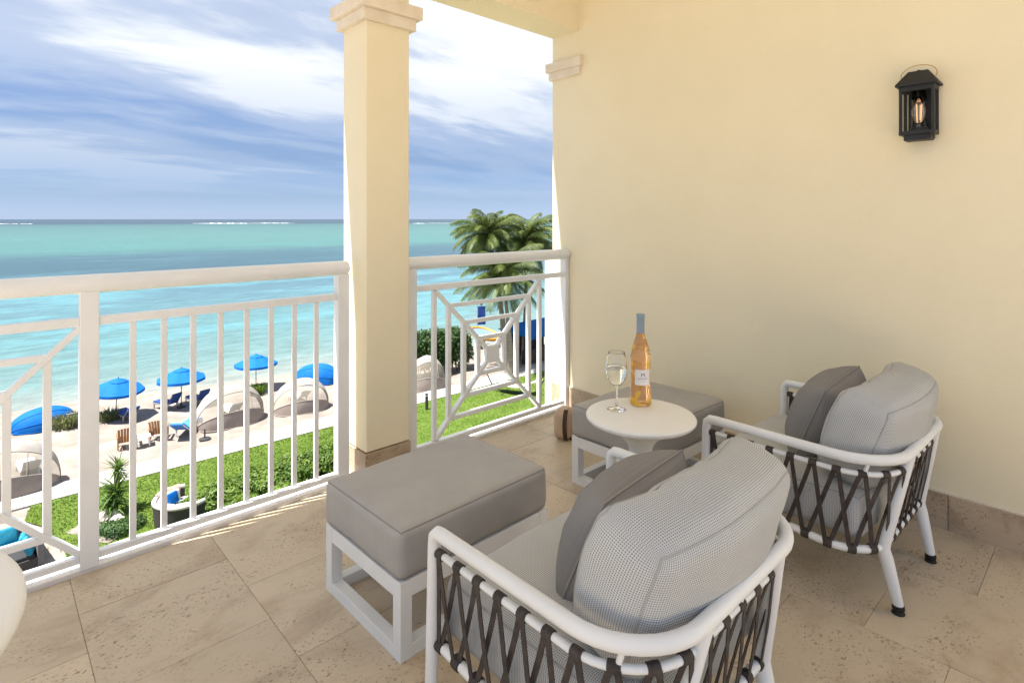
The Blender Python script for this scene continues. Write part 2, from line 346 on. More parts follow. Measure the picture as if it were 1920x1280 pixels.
# ================================================================== SETTING: balcony shell
WX = 2.89           # inner face of the side wall
RY = 2.55           # line of the railing
floor = empty('balcony_floor'); tag(floor, 'travertine tiled balcony floor', kind='structure')
bx('slab', (-0.6, -0.94, -0.16), (7.4, 7.18, 0.28), CONC, floor)
bx('grout_bed', (-0.6, -1.0, -0.012), (6.98, 7.0, 0.012), GROUT, floor)  # extended out of view behind the viewer as sunlit floor to bounce fill light
tile_me = MB().box((0, 0, 0), (0.4315, 0.4315, 0.012), None, 0.0012).build('tile', TRAV, floor)
first = tile_me; T = 0.433; cut = {}
cols_x = [0.233+(k)*0.4435 for k in range(-7, 7)]
for ci, x0 in enumerate(cols_x[:-1]):
    k = ci-7; x1 = min(cols_x[ci+1], WX)
    if x0 > WX-.02: break
    y0 = 0.547 if k % 2 == 0 else 0.3305
    for j in range(-6, 6):
        a = y0+j*T; b = min(a+T, 2.529)
        if a > 2.52 or a < -2.4: continue
        key = (round(x1-x0, 3), round(b-a, 3))
        if key not in cut: cut[key] = MB().box((0, 0, 0), (x1-x0-.001, b-a-.001, 0.012), None, 0.0012).build('tile', TRAV, floor).data; o = col.objects[-1]
        else: o = link('tile', cut[key], floor)
        o.location = ((x0+x1)/2, (a+b)/2, -0.002+random.uniform(-.0004, .0004))
bpy.data.objects.remove(first)
kerb = bx('kerb', (-0.6, 2.593, 0.008), (6.98, 0.125, 0.024), KERB, None, None, 0.003); tag(kerb, 'white stone kerb along the balcony edge under the railing', kind='structure')
ceil = bx('ceiling', (0.85, 1.235, 3.05), (4.4, 3.17, 0.2), CEIL); tag(ceil, 'plain painted ceiling above the balcony, cut short to let in light', kind='structure')  # unseen; left and rear edges cut short so sun and sky add fill light
beam = bx('beam', (0.8, 2.56, 2.73), (4.3, 0.24, 0.436), WALL, None, None, 0.004); tag(beam, 'cream beam spanning above the railing from column to wall', kind='structure')
# side wall
wall = empty('side_wall', (WX, 0, 0), 0, 'cream stucco side wall carrying the black lantern', 'wall')
bx('wall_panel', (0.12, 0.14, 1.36), (0.24, 5.08, 3.2), WALL, wall, None, 0.004)
bx('sunlit_wall_pier', (0.125, 2.71, 0.45), (0.244, 0.09, 1.06), WHITE, wall, None, 0.003)  # white colour stands in for direct sun on the cream wall end
c = empty('capital'); c.parent = wall
bx('upper_moulding', (0.10, 2.56, 2.305), (0.27, 0.31, 0.06), STONE, c, None, 0.003)
bx('lower_moulding', (0.11, 2.56, 2.248), (0.262, 0.275, 0.056), STONE, c, None, 0.003)
y = 2.68
while y > -2.2:
    ln = 0.44; bx('skirting_tile', (-0.006, y-ln/2, 0.074), (0.014, ln-.002, 0.148), TRAVB, wall, None, 0.0015); y -= ln
bx('skirting_ledge', (-0.003, 0.14, 0.1515), (0.01, 5.05, 0.006), STONE, wall)
# back of the balcony behind the viewer: no wall, left open unseen to let fill light in
# column
cx0, cx1, cy0, cy1 = 1.348, 1.59, 2.46, 2.69
column = empty('column', ((cx0+cx1)/2, (cy0+cy1)/2, 0), 0, 'square cream column with stepped stone capital between the two railings', 'column')
cw, cd = cx1-cx0, cy1-cy0
bx('shaft', (0, 0, 1.33), (cw, cd, 2.352), WALL, column, None, 0.006)
bx('base', (0, 0, 0.075), (cw+.012, cd+.012, 0.15), TRAVB, column, None, 0.002)
c = empty('capital'); c.parent = column
bx('upper_moulding', (0, 0, 2.305), (cw+.10, cd+.10, 0.062), STONE, c, None, 0.003)
bx('lower_moulding', (0, 0, 2.246), (cw+.052, cd+.052, 0.056), STONE, c, None, 0.003)

# ================================================================== RAILINGS
def concentric(root, cxp, zc, half_clip=None):
    """nested squares joined by diagonals round a small square plate"""
    def ok(x): return half_clip is None or x > half_clip
    for h in (0.41, 0.313, 0.207, 0.102):
        for sx in (-1, 1):
            if h == 0.41 and half_clip is not None and sx == 1: continue
            if not ok(cxp+sx*h): continue
            t = .024 if h < .4 else .022
            MB().bar((cxp+sx*h, RY, zc-h+.004), (cxp+sx*h, RY, zc+h-.004), t, .026, .0015, (0, 1, 0)).build('baluster', WHITE, root)
        if h < 0.4:
            for sz in (-1, 1):
                MB().bar((cxp-h, RY-.0015, zc+sz*h), (cxp+h, RY-.0015, zc+sz*h), .026, .022, .0015).build('cross_bar', WHITE, root)
    for sx in (-1, 1):
        for sz in (-1, 1):
            MB().bar((cxp+sx*.045, RY-.003, zc+sz*.045), (cxp+sx*.405, RY-.003, zc+sz*.405), .02, .03, .0015, (0, 1, 0)).build('diagonal_bar', WHITE, root)
    MB().box((cxp, RY-.004, zc), (.10, .034, .10), None, .002).build('centre_plate', WHITE, root)
def rail_tube(name, x0, x1, root):
    m = MB(); n = 24; pr = []
    for k in range(n):
        t = 2*math.pi*k/n; pr.append((0.041*math.cos(t), 0.034*math.sin(t)))
    ends = [(x0, .0), (x0, .82), (x0+.006, 1), (x1-.006, 1), (x1, .82), (x1, 0)]
    for (x, s) in ends: m.v += [(x, RY+a*s, 1.037+b*s) for a, b in pr]
    for i in range(5):
        for k in range(n): m.f.append((i*n+k, i*n+(k+1) % n, i*n+n+(k+1) % n, i*n+n+k))
    return m.build(name, WHITE, root, True)
def post(x, root, wx=.056, z0=.02): return MB().box((x, RY, (z0+1.01)/2), (wx, .05, 1.01-z0), None, .002).build('post', WHITE, root)
def hrails(xa, xb, root):
    MB().box(((xa+xb)/2, RY, .902), (xb-xa, .036, .03), None, .0015).build('upper_rail', WHITE, root)
    MB().box(((xa+xb)/2, RY, .054), (xb-xa, .032, .024), None, .0015).build('bottom_rail', WHITE, root)
rl = empty('railing', (0, 0, 0), 0, 'long white metal railing left of the column, overlooking beach umbrellas', 'railing', 'white balcony railings')
rail_tube('top_rail', -0.62, 1.295, rl)
for x in (-0.57, 0.29, 1.268): post(x, rl)
hrails(0.318, 1.24, rl); hrails(-0.542, 0.262, rl)
for i in range(8):
    MB().box((0.318+(1.24-.318)*(i+1)/9+.004, RY, .477), (.021, .014, .822), None, .0015).build('baluster', WHITE, rl)
concentric(rl, -0.14, .477, -3)
rr_ = empty('railing', (0, 0, 0), 0, 'short white railing of nested squares between the column and the wall', 'railing', 'white balcony railings')
rail_tube('top_rail', 1.60, 2.885, rr_)
post(1.655, rr_, .05); post(2.868, rr_, .034)
hrails(1.68, 2.85, rr_)
concentric(rr_, 2.215, .477)

# ================================================================== CUSHION SHAPES
def cube_pts(n):
    ts = [math.sin(-math.pi/2+math.pi*i/n) for i in range(n+1)]; key = {}; P = []; F = []
    def vid(p):
        k = tuple(round(q, 5) for q in p)
        if k not in key: key[k] = len(P); P.append(p)
        return key[k]
    for ax in range(3):
        for sg in (-1, 1):
            g = []
            for a in ts:
                row = []
                for b in ts:
                    p = [0, 0, 0]; p[ax] = sg; p[(ax+1) % 3] = a; p[(ax+2) % 3] = b; row.append(vid(tuple(p)))
                g.append(row)
            for i in range(n):
                for j in range(n):
                    q = (g[i][j], g[i+1][j], g[i+1][j+1], g[i][j+1]); F.append((q if sg > 0 else q[::-1], ax))
    return P, F
CP, CF = cube_pts(30)
def cushion(name, half, r, bulge, material, parent, deform=None, wrinkle=0.002, wscale=7.0, pipe=None, pipe_axes=(2,), pipe_r=.0035, seed=0.0, sq=None):
    half = Vector(half)
    def f(c):
        p = Vector((c[0]*half.x, c[1]*half.y, c[2]*half.z)); core = Vector([max(-h+r, min(h-r, q)) for q, h in zip(p, half)])
        d = p-core
        if d.length > 1e-9: p = core+d*(r/d.length)
        if sq:
            i_, j_, k_ = sq; a_, b_ = p[i_]/half[i_], p[j_]/half[j_]; p[i_] *= math.sqrt(1-k_*b_*b_/2); p[j_] *= math.sqrt(1-k_*a_*a_/2)
        u, v_, w_ = c
        p.x += bulge[0]*(1-v_*v_)*(1-w_*w_)*u; p.y += bulge[1]*(1-u*u)*(1-w_*w_)*v_; p.z += bulge[2]*(1-u*u)*(1-v_*v_)*w_
        if wrinkle:
            q = p*wscale+Vector((seed, seed*2, 0)); d = Vector(c).normalized()
            p += d*wrinkle*(noise.noise(q)+.5*noise.noise(q*2.7))
        return deform(p) if deform else p
    m = MB(); m.v = [tuple(f(c)) for c in CP]; m.f = [q for q, ax in CF]; axs = [ax for q, ax in CF]
    def uv(pl, vi):
        ax = axs[pl.index]; c = CP[vi]; a, b = (ax+1) % 3, (ax+2) % 3; return (c[a]*half[a], c[b]*half[b])
    o = m.build(name, material, parent, 'all', uv)
    if pipe:
        for ax in pipe_axes:
            for sg in (-1, 1):
                path = []; n = 22; tt = [math.sin(-math.pi/2+math.pi*i/n) for i in range(n)]
                for (fa, fb) in ((lambda t: t, lambda t: -1), (lambda t: 1, lambda t: t), (lambda t: -t, lambda t: 1), (lambda t: -1, lambda t: -t)):
                    for t in tt:
                        c = [0, 0, 0]; c[ax] = sg; c[(ax+1) % 3] = fa(t); c[(ax+2) % 3] = fb(t); path.append(f(c))
                MB().tube(path, pipe_r, 6, closed=True).build('piping', pipe, o, 'all')
    return o

# ================================================================== ARMCHAIR
def arc_path(wd, yf, yb, rad, zf, n=10):
    """plan of a U open to the front: front left, round the back, front right"""
    P = []
    for i in range(9): P.append((-wd, yf+(yb+rad-yf)*i/8))
    for i in range(1, n+1):
        t = math.pi/2*i/n; P.append((-wd+rad-rad*math.cos(t), yb+rad-rad*math.sin(t)))
    for i in range(1, 8): P.append((-wd+rad+(2*(wd-rad))*i/8, yb))
    for i in range(0, n+1):
        t = math.pi/2*i/n; P.append((wd-rad+rad*math.sin(t), yb+rad-rad*math.cos(t)))
    for i in range(1, 9): P.append((wd, yb+rad+(yf-yb-rad)*i/8))
    return [Vector((x, y, zf(y))) for x, y in P]
def sample(P, s):
    ln = [0]
    for a, b in zip(P, P[1:]): ln.append(ln[-1]+(b-a).length)
    d = s*ln[-1]
    for i in range(len(P)-1):
        if d <= ln[i+1]+1e-9:
            t = (d-ln[i])/(ln[i+1]-ln[i]); return P[i].lerp(P[i+1], t), (P[i+1]-P[i]).normalized()
    return P[-1], (P[-1]-P[-2]).normalized()
def make_armchair():
    root = empty('armchair')
    W_, YF, YB = .352, .305, -.305; AZ = .513
    up = arc_path(W_, YF-.03, YB, .17, lambda y: AZ)
    full = [Vector((-W_-.004, YF+.012, .012)), Vector((-W_-.002, YF+.004, .25)), Vector((-W_, YF-.001, AZ-.035)), Vector((-W_, YF-.004, AZ-.012)), Vector((-W_, YF-.016, AZ-.001))]+up[0:]+[Vector((W_, YF-.016, AZ-.001)), Vector((W_, YF-.004, AZ-.012)), Vector((W_, YF-.001, AZ-.035)), Vector((W_+.002, YF+.004, .25)), Vector((W_+.004, YF+.012, .012))]
    MB().tube(full, [.0145]+[.0165]*(len(full)-2)+[.0145], 16).build('arm_frame', FRAME, root, True)
    sr = arc_path(W_, YF-.006, YB+.012, .165, lambda y: AZ-.048); MB().tube(sr, .0085, 10).build('strap_rail', FRAME, root, True)
    zr = lambda y: .208+(y+.25)/.555*.034
    lr = arc_path(W_-.006, YF, YB+.062, .15, zr); MB().tube(lr, .0125, 12).build('seat_ring', FRAME, root, True)
    MB().tube([(-W_+.006, YF-.002, .242), (W_-.006, YF-.002, .242)], .0125, 12).build('front_rail', FRAME, root, True)
    for s in (.3, .5, .7):
        a, _ = sample(up, s); b, _ = sample(sr, s); MB().tube([a, b], .006, 8).build('stub', FRAME, root, True)
    for s in (-1, 1):
        a = Vector((s*.165, YB, AZ-.004)); b = Vector((s*.222, YB+.062, .215)); c_ = Vector((s*.208, YB+.022, .03))
        pts = [a, a.lerp(b, .3), a.lerp(b, .7), a.lerp(b, .93), b+Vector((0, .0, -.012)), b.lerp(c_, .25), b.lerp(c_, .6), c_]
        lg = MB().tube(pts, [.016, .018, .02, .021, .021, .0205, .0185, .0155], 14).build('leg', FRAME, root, True)
        MB().lathe([(0.001, 0), (.017, 0), (.0195, .006), (.016, .013), (.0185, .02), (.0168, .032), (.001, .033)], 14, (c_.x, c_.y, 0)).build('foot_cap', RUBBER, lg, True)
        MB().lathe([(0.001, 0), (.017, 0), (.0185, .006), (.0165, .02), (.001, .021)], 14, (s*(W_+.004), YF+.012, 0)).build('foot_cap', RUBBER, root, True)
    nn = 25; U = []; D = []
    for i in range(nn):
        s = .012+.976*i/(nn-1); U.append(sample(sr, s)); D.append(sample(lr, s))
    def loop(p, t, rad):
        return MB().tube([p-t*.013, p-t*.0115, p, p+t*.0115, p+t*.013], [rad, rad+.0032, rad+.0038, rad+.0032, rad], 12).build('strap_loop', STRAP, root, True)
    for p, t in U: loop(p, t, .0085)
    for p, t in D: loop(p, t, .0125)
    def strap(a, b, ta, tb, off):
        out = ((ta+tb)/2).cross(Vector((0, 0, 1))).normalized()
        if out.dot(Vector((a.x, a.y+.0, 0))) < 0: out = -out
        m = MB(); n = 5; th = .0012; wd = .0068
        d = (b-a).normalized(); sd = d.cross(out).normalized()
        for i in range(n+1):
            q = a.lerp(b, i/n)+out*(off*math.sin(math.pi*i/n)+(.0075 if i in (0, n) else .006)+.002*off/.004)
            tw = 1.0
            m.v += [tuple(q-sd*wd*tw-out*th), tuple(q+sd*wd*tw-out*th), tuple(q+sd*wd*tw+out*th), tuple(q-sd*wd*tw+out*th)]
        for i in range(n):
            for k in range(4): m.f.append((i*4+k, i*4+(k+1) % 4, i*4+4+(k+1) % 4, i*4+4+k))
        m.f += [(3, 2, 1, 0), (n*4, n*4+1, n*4+2, n*4+3)]
        m.build('strap', STRAP, root)
    for i in range(nn):
        for st in (-1, 1):
            j = i+st
            if 0 <= j < nn: strap(U[i][0]-U[i][1]*.005*-st, D[j][0]+D[j][1]*.005*-st, U[i][1], D[j][1], .004*st)
    strap(U[0][0], D[0][0], U[0][1], D[0][1], 0); strap(U[-1][0], D[-1][0], U[-1][1], D[-1][1], 0)
    sc_ = cushion('seat_cushion', (.325, .275, .074), .036, (.004, .012, .014), MESHF, root, lambda p: p+Vector((0, .055, .312)), .003, 6, PIPE_L, (2,), .0022, 1.0, (0, 1, .12))
    def bd(p):
        q = p.copy(); q.y += 0.45*q.x*q.x                       # ends wrap forward round the frame
        q.z += .020*(1-(q.x/.31)**2)*(1 if q.z > 0 else .3)
        crease = 0
        for k, (x0, a0) in enumerate(((-.17, .006), (.02, .008), (.19, .005))):
            crease += a0*math.exp(-((q.x-x0-.12*q.z)/.018)**2)
        if q.y > 0 and q.z > .02: q.y -= crease*(q.z/.18)
        q = Matrix.Rotation(R(17), 3, 'X') @ q
        return q+Vector((0.016, -.198, .53))
    cushion('back_cushion', (.308, .086, .163), .05, (.006, .02, .014), MESHF, root, bd, .007, 6, PIPE_L, (1,), .0022, 4.0, (0, 2, .24))
    return root
ch1 = make_armchair()
tag(ch1, 'nearest white armchair with dark crossed straps and grey mesh cushions', 'armchair', 'strapped armchairs on the balcony')
ch2 = copy_tree(ch1); ch2['label'] = 'white strapped armchair standing closer to the cream wall, beside the round table'
ch1.location = (1.162, 0.838, 0); ch2.location = (2.372, 0.768, 0); ch2.rotation_euler = (0, 0, R(-1))
def make_pillow():
    n = 34; a = .198; hb = .168; m = MB(); idx = {}
    def P(u_, v_, s):
        uo, vo = u_, v_
        u_, v_ = u_*math.sqrt(1-.22*v_*v_/2), v_*math.sqrt(1-.22*u_*u_/2)
        k = ((1-min(1, abs(uo))**2.3)*(1-min(1, abs(vo))**2.3))
        th = .112*max(k, 0)**.46
        x = a*u_*(1-.035*(1-abs(v_)**2)*abs(u_)**2); z = hb*v_*(1-.035*(1-abs(u_)**2)*abs(v_)**2)
        e = max(abs(uo), abs(vo)); wv = .006*noise.noise(Vector((u_*2.6, v_*2.6, s*3)))+.0045*math.sin(14*(u_+v_*.4)+3*noise.noise(Vector((u_*2, v_*2, 9))))*max(0, e-.45)*(1-e)*6
        return (x, s*(th+wv*(1-e**6)), z)
    ts = [math.sin(-math.pi/2+math.pi*i/n) for i in range(n+1)]
    uvs = []
    for s in (1, -1):
        for i in range(n+1):
            for j in range(n+1):
                if s == -1 and (i in (0, n) or j in (0, n)): idx[(s, i, j)] = idx[(1, i, j)]; continue
                idx[(s, i, j)] = len(m.v); m.v.append(P(ts[i], ts[j], s)); uvs.append((ts[i]*a, ts[j]*hb))
        for i in range(n):
            for j in range(n):
                q = (idx[(s, i, j)], idx[(s, i+1, j)], idx[(s, i+1, j+1)], idx[(s, i, j+1)]); m.f.append(q if s < 0 else q[::-1])
    o = m.build('pillow', PILLF, None, 'all', lambda p, vi: uvs[vi])
    pth = [P(t, -1, 1) for t in ts[:-1]]+[P(1, t, 1) for t in ts[:-1]]+[P(-t, 1, 1) for t in ts[:-1]]+[P(-1, -t, 1) for t in ts[:-1]]
    MB().tube(pth, .0032, 6, closed=True).build('seam_piping', PIPE_D, o, 'all')
    return o
pl1 = make_pillow(); tag(pl1, 'mid grey square pillow leaning in the nearest armchair', 'pillow', 'grey scatter pillows')
pl2 = copy_tree(pl1); pl2['label'] = 'mid grey square pillow leaning in the armchair by the wall'
pl1.location = (1.175, 0.845, 0.51); pl1.rotation_euler = (R(24), R(-1), R(4))
pl2.location = (2.39, 0.775, 0.525); pl2.rotation_euler = (R(22), R(-4), R(-1))

# ================================================================== OTTOMANS
def make_ottoman():
    root = empty('ottoman'); lx, ly = .62, .46; t = .04
    for sx in (-1, 1):
        for sy in (-1, 1): MB().box((sx*(lx-t)/2, sy*(ly-t)/2, .115), (t, t, .23), None, .0015).build('leg', FRAME, root)
    for s in (-1, 1):
        MB().box((0, s*(ly-t)/2, .021), (lx-2*t, t-.002, .04), None, .0015).build('bottom_rail', FRAME, root)
        MB().box((s*(lx-t)/2, 0, .021), (t-.002, ly-2*t, .04), None, .0015).build('bottom_rail', FRAME, root)
        MB().box((0, s*(ly-t)/2, .204), (lx-2*t, t-.002, .05), None, .0015).build('top_rail', FRAME, root)
        MB().box((s*(lx-t)/2, 0, .204), (t-.002, ly-2*t, .05), None, .0015).build('top_rail', FRAME, root)
    MB().box((0, 0, .215), (lx-2*t, ly-2*t, .012)).build('seat_board', FRAME, root)
    cushion('cushion', (.314, .234, .074), .026, (.004, .004, .008), OTTO, root, lambda p: p+Vector((0, 0, .306)), .0042, 6, PIPE_D, (2,), .0022, 2.0)
    return root
ot1 = make_ottoman(); tag(ot1, 'taupe cushioned ottoman on white frame in front of the nearest armchair', 'ottoman', 'taupe ottomans')
ot2 = copy_tree(ot1); ot2['label'] = 'taupe cushioned ottoman by the cream wall behind the round table'
ot1.location = (1.183, 1.638, 0); ot1.rotation_euler = (0, 0, R(1)); ot2.location = (2.395, 1.575, 0); ot2.rotation_euler = (0, 0, R(-1))

# ================================================================== SIDE TABLE, GLASS, BOTTLE
TZ = .56; tx, ty = 1.766, 1.20
tb = empty('side_table', (tx, ty, 0), 0, 'round white pedestal side table carrying the wine bottle and glass', 'side table')
MB().lathe([(.001, TZ-.001), (.185, TZ), (.193, TZ-.002), (.197, TZ-.008), (.196, TZ-.016), (.19, TZ-.022), (.16, TZ-.026), (.001, TZ-.026)], 96).build('table_top', TABLEW, tb, True)
prof = []
for i in range(41):
    z = i/40*(TZ-.024); q = z/(TZ-.024)
    r_ = .040+.105*math.exp(-q*7.5)+.14*max(0, (q-.79)/.21)**2.2
    prof.append((r_, z))
MB().lathe([(0.001, 0)]+prof, 288, (0, 0, 0), lambda r_, z, k: (.0011 if k % 4 < 2 else -.0006) if r_ > .01 else 0).build('pedestal', TABLEW, tb, 'all')
g0 = at(1156, 767, TZ)
gl = empty('wine_glass', g0, 0, 'stemmed glass of white wine left of the bottle', 'wine glass')
outer = [(.0005, .0), (.034, .0), (.0345, .0012), (.030, .003), (.012, .0062), (.0048, .012), (.0038, .03), (.0036, .06), (.0042, .082), (.010, .089), (.022, .098), (.0325, .113), (.0385, .134), (.0395, .15), (.0378, .172), (.0335, .198), (.0305, .213), (.0303, .2138), (.0299, .2141), (.0295, .2138)]
inner = [(.0293, .213), (.0322, .198), (.0366, .172), (.0384, .15), (.0374, .134), (.0314, .1135), (.021, .0992), (.009, .0908), (.0005, .0895)]
MB().lathe(outer+inner, 48).build('bowl_and_stem', GLASS, gl, 'all')
MB().lathe([(.0005, .0899), (.0088, .0912), (.0207, .0996), (.0311, .1138), (.0371, .1342), (.0381, .15), (.0376, .160), (.0005, .1602)], 48).build('white_wine', WINE_W, gl, 'all')
b0 = at(1201, 757, TZ)
bt = empty('wine_bottle', b0, math.atan2(b0.y, b0.x)+math.pi, 'rosé wine bottle with grey-blue capsule and white label', 'wine bottle')
bt['label'] = 'pink orange wine bottle with grey-blue capsule and white label on the table'
bo = [(.0005, .004), (.026, .001), (.036, .0), (.0395, .004), (.0405, .012), (.0395, .05), (.0362, .095), (.0368, .13), (.0388, .168), (.0378, .19), (.033, .214), (.0255, .238), (.0185, .258), (.0148, .276), (.0138, .295), (.0138, .343), (.0005, .3435)]
def rose():
    m = glassm('rose_wine', (1.0, 0.62, 0.34), 0.03, 1.34); t = m.node_tree; b = t.nodes['Principled BSDF']
    n = N(t, 'ShaderNodeTexNoise', **{'Scale': 22.0, 'Detail': 1.5}); L(t, N(t, 'ShaderNodeTexCoord').outputs['Object'], n.inputs['Vector'])
    L(t, ramp(t, n.outputs[0], [(0.5, (1.0, .62, .34)), (0.6, (1.0, .60, .06))]), b.inputs['Base Color'])
    L(t, ramp(t, n.outputs[0], [(0.5, (.8,)*3), (0.6, (.45,)*3)]), b.inputs['Transmission Weight'])
    return m
MB().lathe(bo, 48).build('bottle_glass', rose(), bt, 'all')
CAPS = mat('grey_blue_foil', (0.22, 0.28, 0.34), (0.25, 0.31, 0.37), 0.45, 20)
MB().lathe([(.0142, .272), (.0152, .2725), (.0152, .332), (.0162, .3325), (.0162, .344), (.0150, .3465), (.0005, .347)], 32).build('capsule', CAPS, bt, True)
PAPER = mat('label_paper', (0.82, 0.80, 0.80), None, 0.6); INK = mat('label_ink', (0.06, 0.06, 0.09), None, 0.6); INKG = mat('label_grey_ink', (0.45, 0.43, 0.42), None, .6)
def brad(z):
    for (r0, z0), (r1, z1) in zip(bo[2:], bo[3:]):
        if z0 <= z <= z1 and z1 > z0: return r0+(r1-r0)*(z-z0)/(z1-z0)
    return .036
LBC = R(14)
m = MB(); nA, nZ = 20, 8
for j in range(nZ+1):
    z = .082+.058*j/nZ
    for i in range(nA+1):
        t = LBC+R(-48)+R(96)*i/nA; r_ = brad(z)+.0006; m.v.append((r_*math.cos(t), r_*math.sin(t), z))
for j in range(nZ):
    for i in range(nA): q = j*(nA+1)+i; m.f.append((q, q+1, q+nA+2, q+nA+1))
lb = m.build('label', PAPER, bt, 'all')
def text_on_bottle(s, size, zc, material):
    cu = bpy.data.curves.new('t', 'FONT'); cu.body = s; cu.size = size; cu.align_x = 'CENTER'; cu.align_y = 'CENTER'; cu.resolution_u = 3; cu.space_character = 1.25
    o = bpy.data.objects.new('t', cu); col.objects.link(o); bpy.context.view_layer.update()
    me = bpy.data.meshes.new_from_object(o.evaluated_get(bpy.context.evaluated_depsgraph_get())); bpy.data.objects.remove(o)
    for q in me.vertices:
        z = zc+q.co.y; r_ = brad(z)+.0011; t = LBC+q.co.x/r_; q.co = (r_*math.cos(t), r_*math.sin(t), z)
    me.materials.clear(); me.materials.append(material); ob = link('lettering', me, lb); return ob
text_on_bottle('M', .021, .120, INK); text_on_bottle('MINUTY', .0088, .106, INK)
m = MB(); m.v = [((brad(z)+.0011)*math.cos(LBC+R(-14+28*i/6)), (brad(z)+.0011)*math.sin(LBC+R(-14+28*i/6)), z) for z in (.0955, .0968) for i in range(7)]
m.f = [(i, i+1, i+8, i+7) for i in range(6)]; m.build('printed_line', INKG, lb)

# ================================================================== LANTERN
ln = empty('wall_lantern', (WX, .57, 1.594), 0, 'black metal lantern with a filament bulb fixed to the cream wall', 'lantern')
LW, LD = .122, .085
bx('back_plate', (-.006, 0, .11), (.011, .09, .2), BLACK, ln, None, .001)
bx('base', (-.055, 0, .012), (LD-.02, LW-.03, .024), BLACK, ln, None, .002)
bx('base_frame', (-.055, 0, .031), (LD, LW, .016), BLACK, ln, None, .001)
bx('top_frame', (-.055, 0, .213), (LD, LW, .02), BLACK, ln, None, .001)
for sx in (-1, 1):
    for sy in (-1, 1): bx('post', (-.055+sx*(LD/2-.006), sy*(LW/2-.006), .122), (.011, .011, .166), BLACK, ln, None, .001)
m = MB(); a, b = LD/2+.011, LW/2+.011; c_, d_ = .014, .034
m.add([(-.055+sx*p, sy*q, z) for (p, q, z) in ((a, b, .223), (a, b, .231), (c_, d_, .286)) for sx, sy in ((-1, -1), (1, -1), (1, 1), (-1, 1))],
      [(3, 2, 1, 0)]+[(l*4+k, l*4+(k+1) % 4, l*4+4+(k+1) % 4, l*4+4+k) for l in (0, 1) for k in range(4)]+[(8, 9, 10, 11)])
rf = m.build('roof', BLACK, ln)
MB().lathe([(.001, .284), (.006, .284), (.006, .291), (.001, .2915)], 12, (-.055, 0, 0)).build('finial', BLACK, rf, True)
pts = []
for i in range(25):
    t = R(-32)+R(244)*i/24; pts.append((-.055, -.062*math.cos(t)*1.0, .272+.040*math.sin(t)))
MB().tube(pts, .0018, 8).build('handle', BRASS, ln, True)
MB().lathe([(.026, .05), (.026, .212), (.0245, .212), (.0245, .05), (.026, .05)], 32, (-.055, 0, 0)).build('glass_chimney', GLASS, ln, 'all')
MB().lathe([(.001, .039), (.03, .039), (.03, .054), (.001, .055)], 24, (-.055, 0, 0)).build('socket_cup', BLACK, ln, True)
bulb = MB().lathe([(.012, .072), (.016, .085), (.017, .13), (.013, .15), (.004, .158), (.0005, .1585)], 24, (-.055, 0, 0)).build('bulb', GLASS, ln, 'all')
MB().lathe([(.001, .055), (.015, .055), (.015, .072), (.001, .073)], 20, (-.055, 0, 0)).build('bulb_collar', SILVER, bulb, True)
FIL = emis('filament_glow', (1, .42, .12), 0.3)
for k in range(4):
    t = math.pi/4+k*math.pi/2; MB().tube([(-.055+.006*math.cos(t), .006*math.sin(t), .09), (-.055+.0075*math.cos(t), .0075*math.sin(t), .14)], .0011, 6).build('filament', FIL, bulb)

# ================================================================== ROUND TABLE AT THE LEFT EDGE, TAN BAG
rt = empty('round_table', (-.315, 1.108, 0), 0, 'white round table top cut off by the left edge of the picture', 'table')
MB().lathe([(.001, .741), (.352, .74), (.361, .7375), (.366, .732), (.3665, .724), (.363, .717), (.35, .7135), (.001, .7135)], 96).build('table_top', TABLEW, rt, 'all')
MB().lathe([(.001, .7125), (.06, .7125), (.045, .6), (.04, .3), (.05, .1), (.10, .04), (.22, .012), (.225, 0), (.001, 0)], 48).build('pedestal', TABLEW, rt, True)
TAN = mat('tan_leather', (0.50, 0.36, 0.25), (0.56, 0.42, 0.30), 0.6, 10, 4, 0.1, 80); DKBR = mat('dark_brown_leather', (0.05, 0.028, 0.018), None, 0.6)
bp_ = at(1057, 822, 0); bag = empty('leather_bag', bp_, R(20), 'small tan rounded bag with dark brown strap beside the far ottoman', 'bag')
cushion('body', (.062, .05, .085), .035, (.004, .004, .004), TAN, bag, lambda p: p+Vector((.01, 0, .09)), .002, 9)
pts = []
for i in range(15):
    t = R(-75)+R(150)*i/14; pts.append((-.03-.036*math.cos(t), -.03, .095+.09*math.sin(t)))
m = MB(); 
for p in pts: m.v += [(p[0], p[1]-.012, p[2]), (p[0], p[1]+.012, p[2]), (p[0]+.005, p[1]+.012, p[2]), (p[0]+.005, p[1]-.012, p[2])]
for i in range(14):
    for k in range(4): m.f.append((i*4+k, i*4+(k+1) % 4, i*4+4+(k+1) % 4, i*4+4+k))
m.build('strap', DKBR, bag, True)
MB().box((.02, -.045, .012), (.07, .012, .018), None, .003).build('bottom_trim', DKBR, bag)

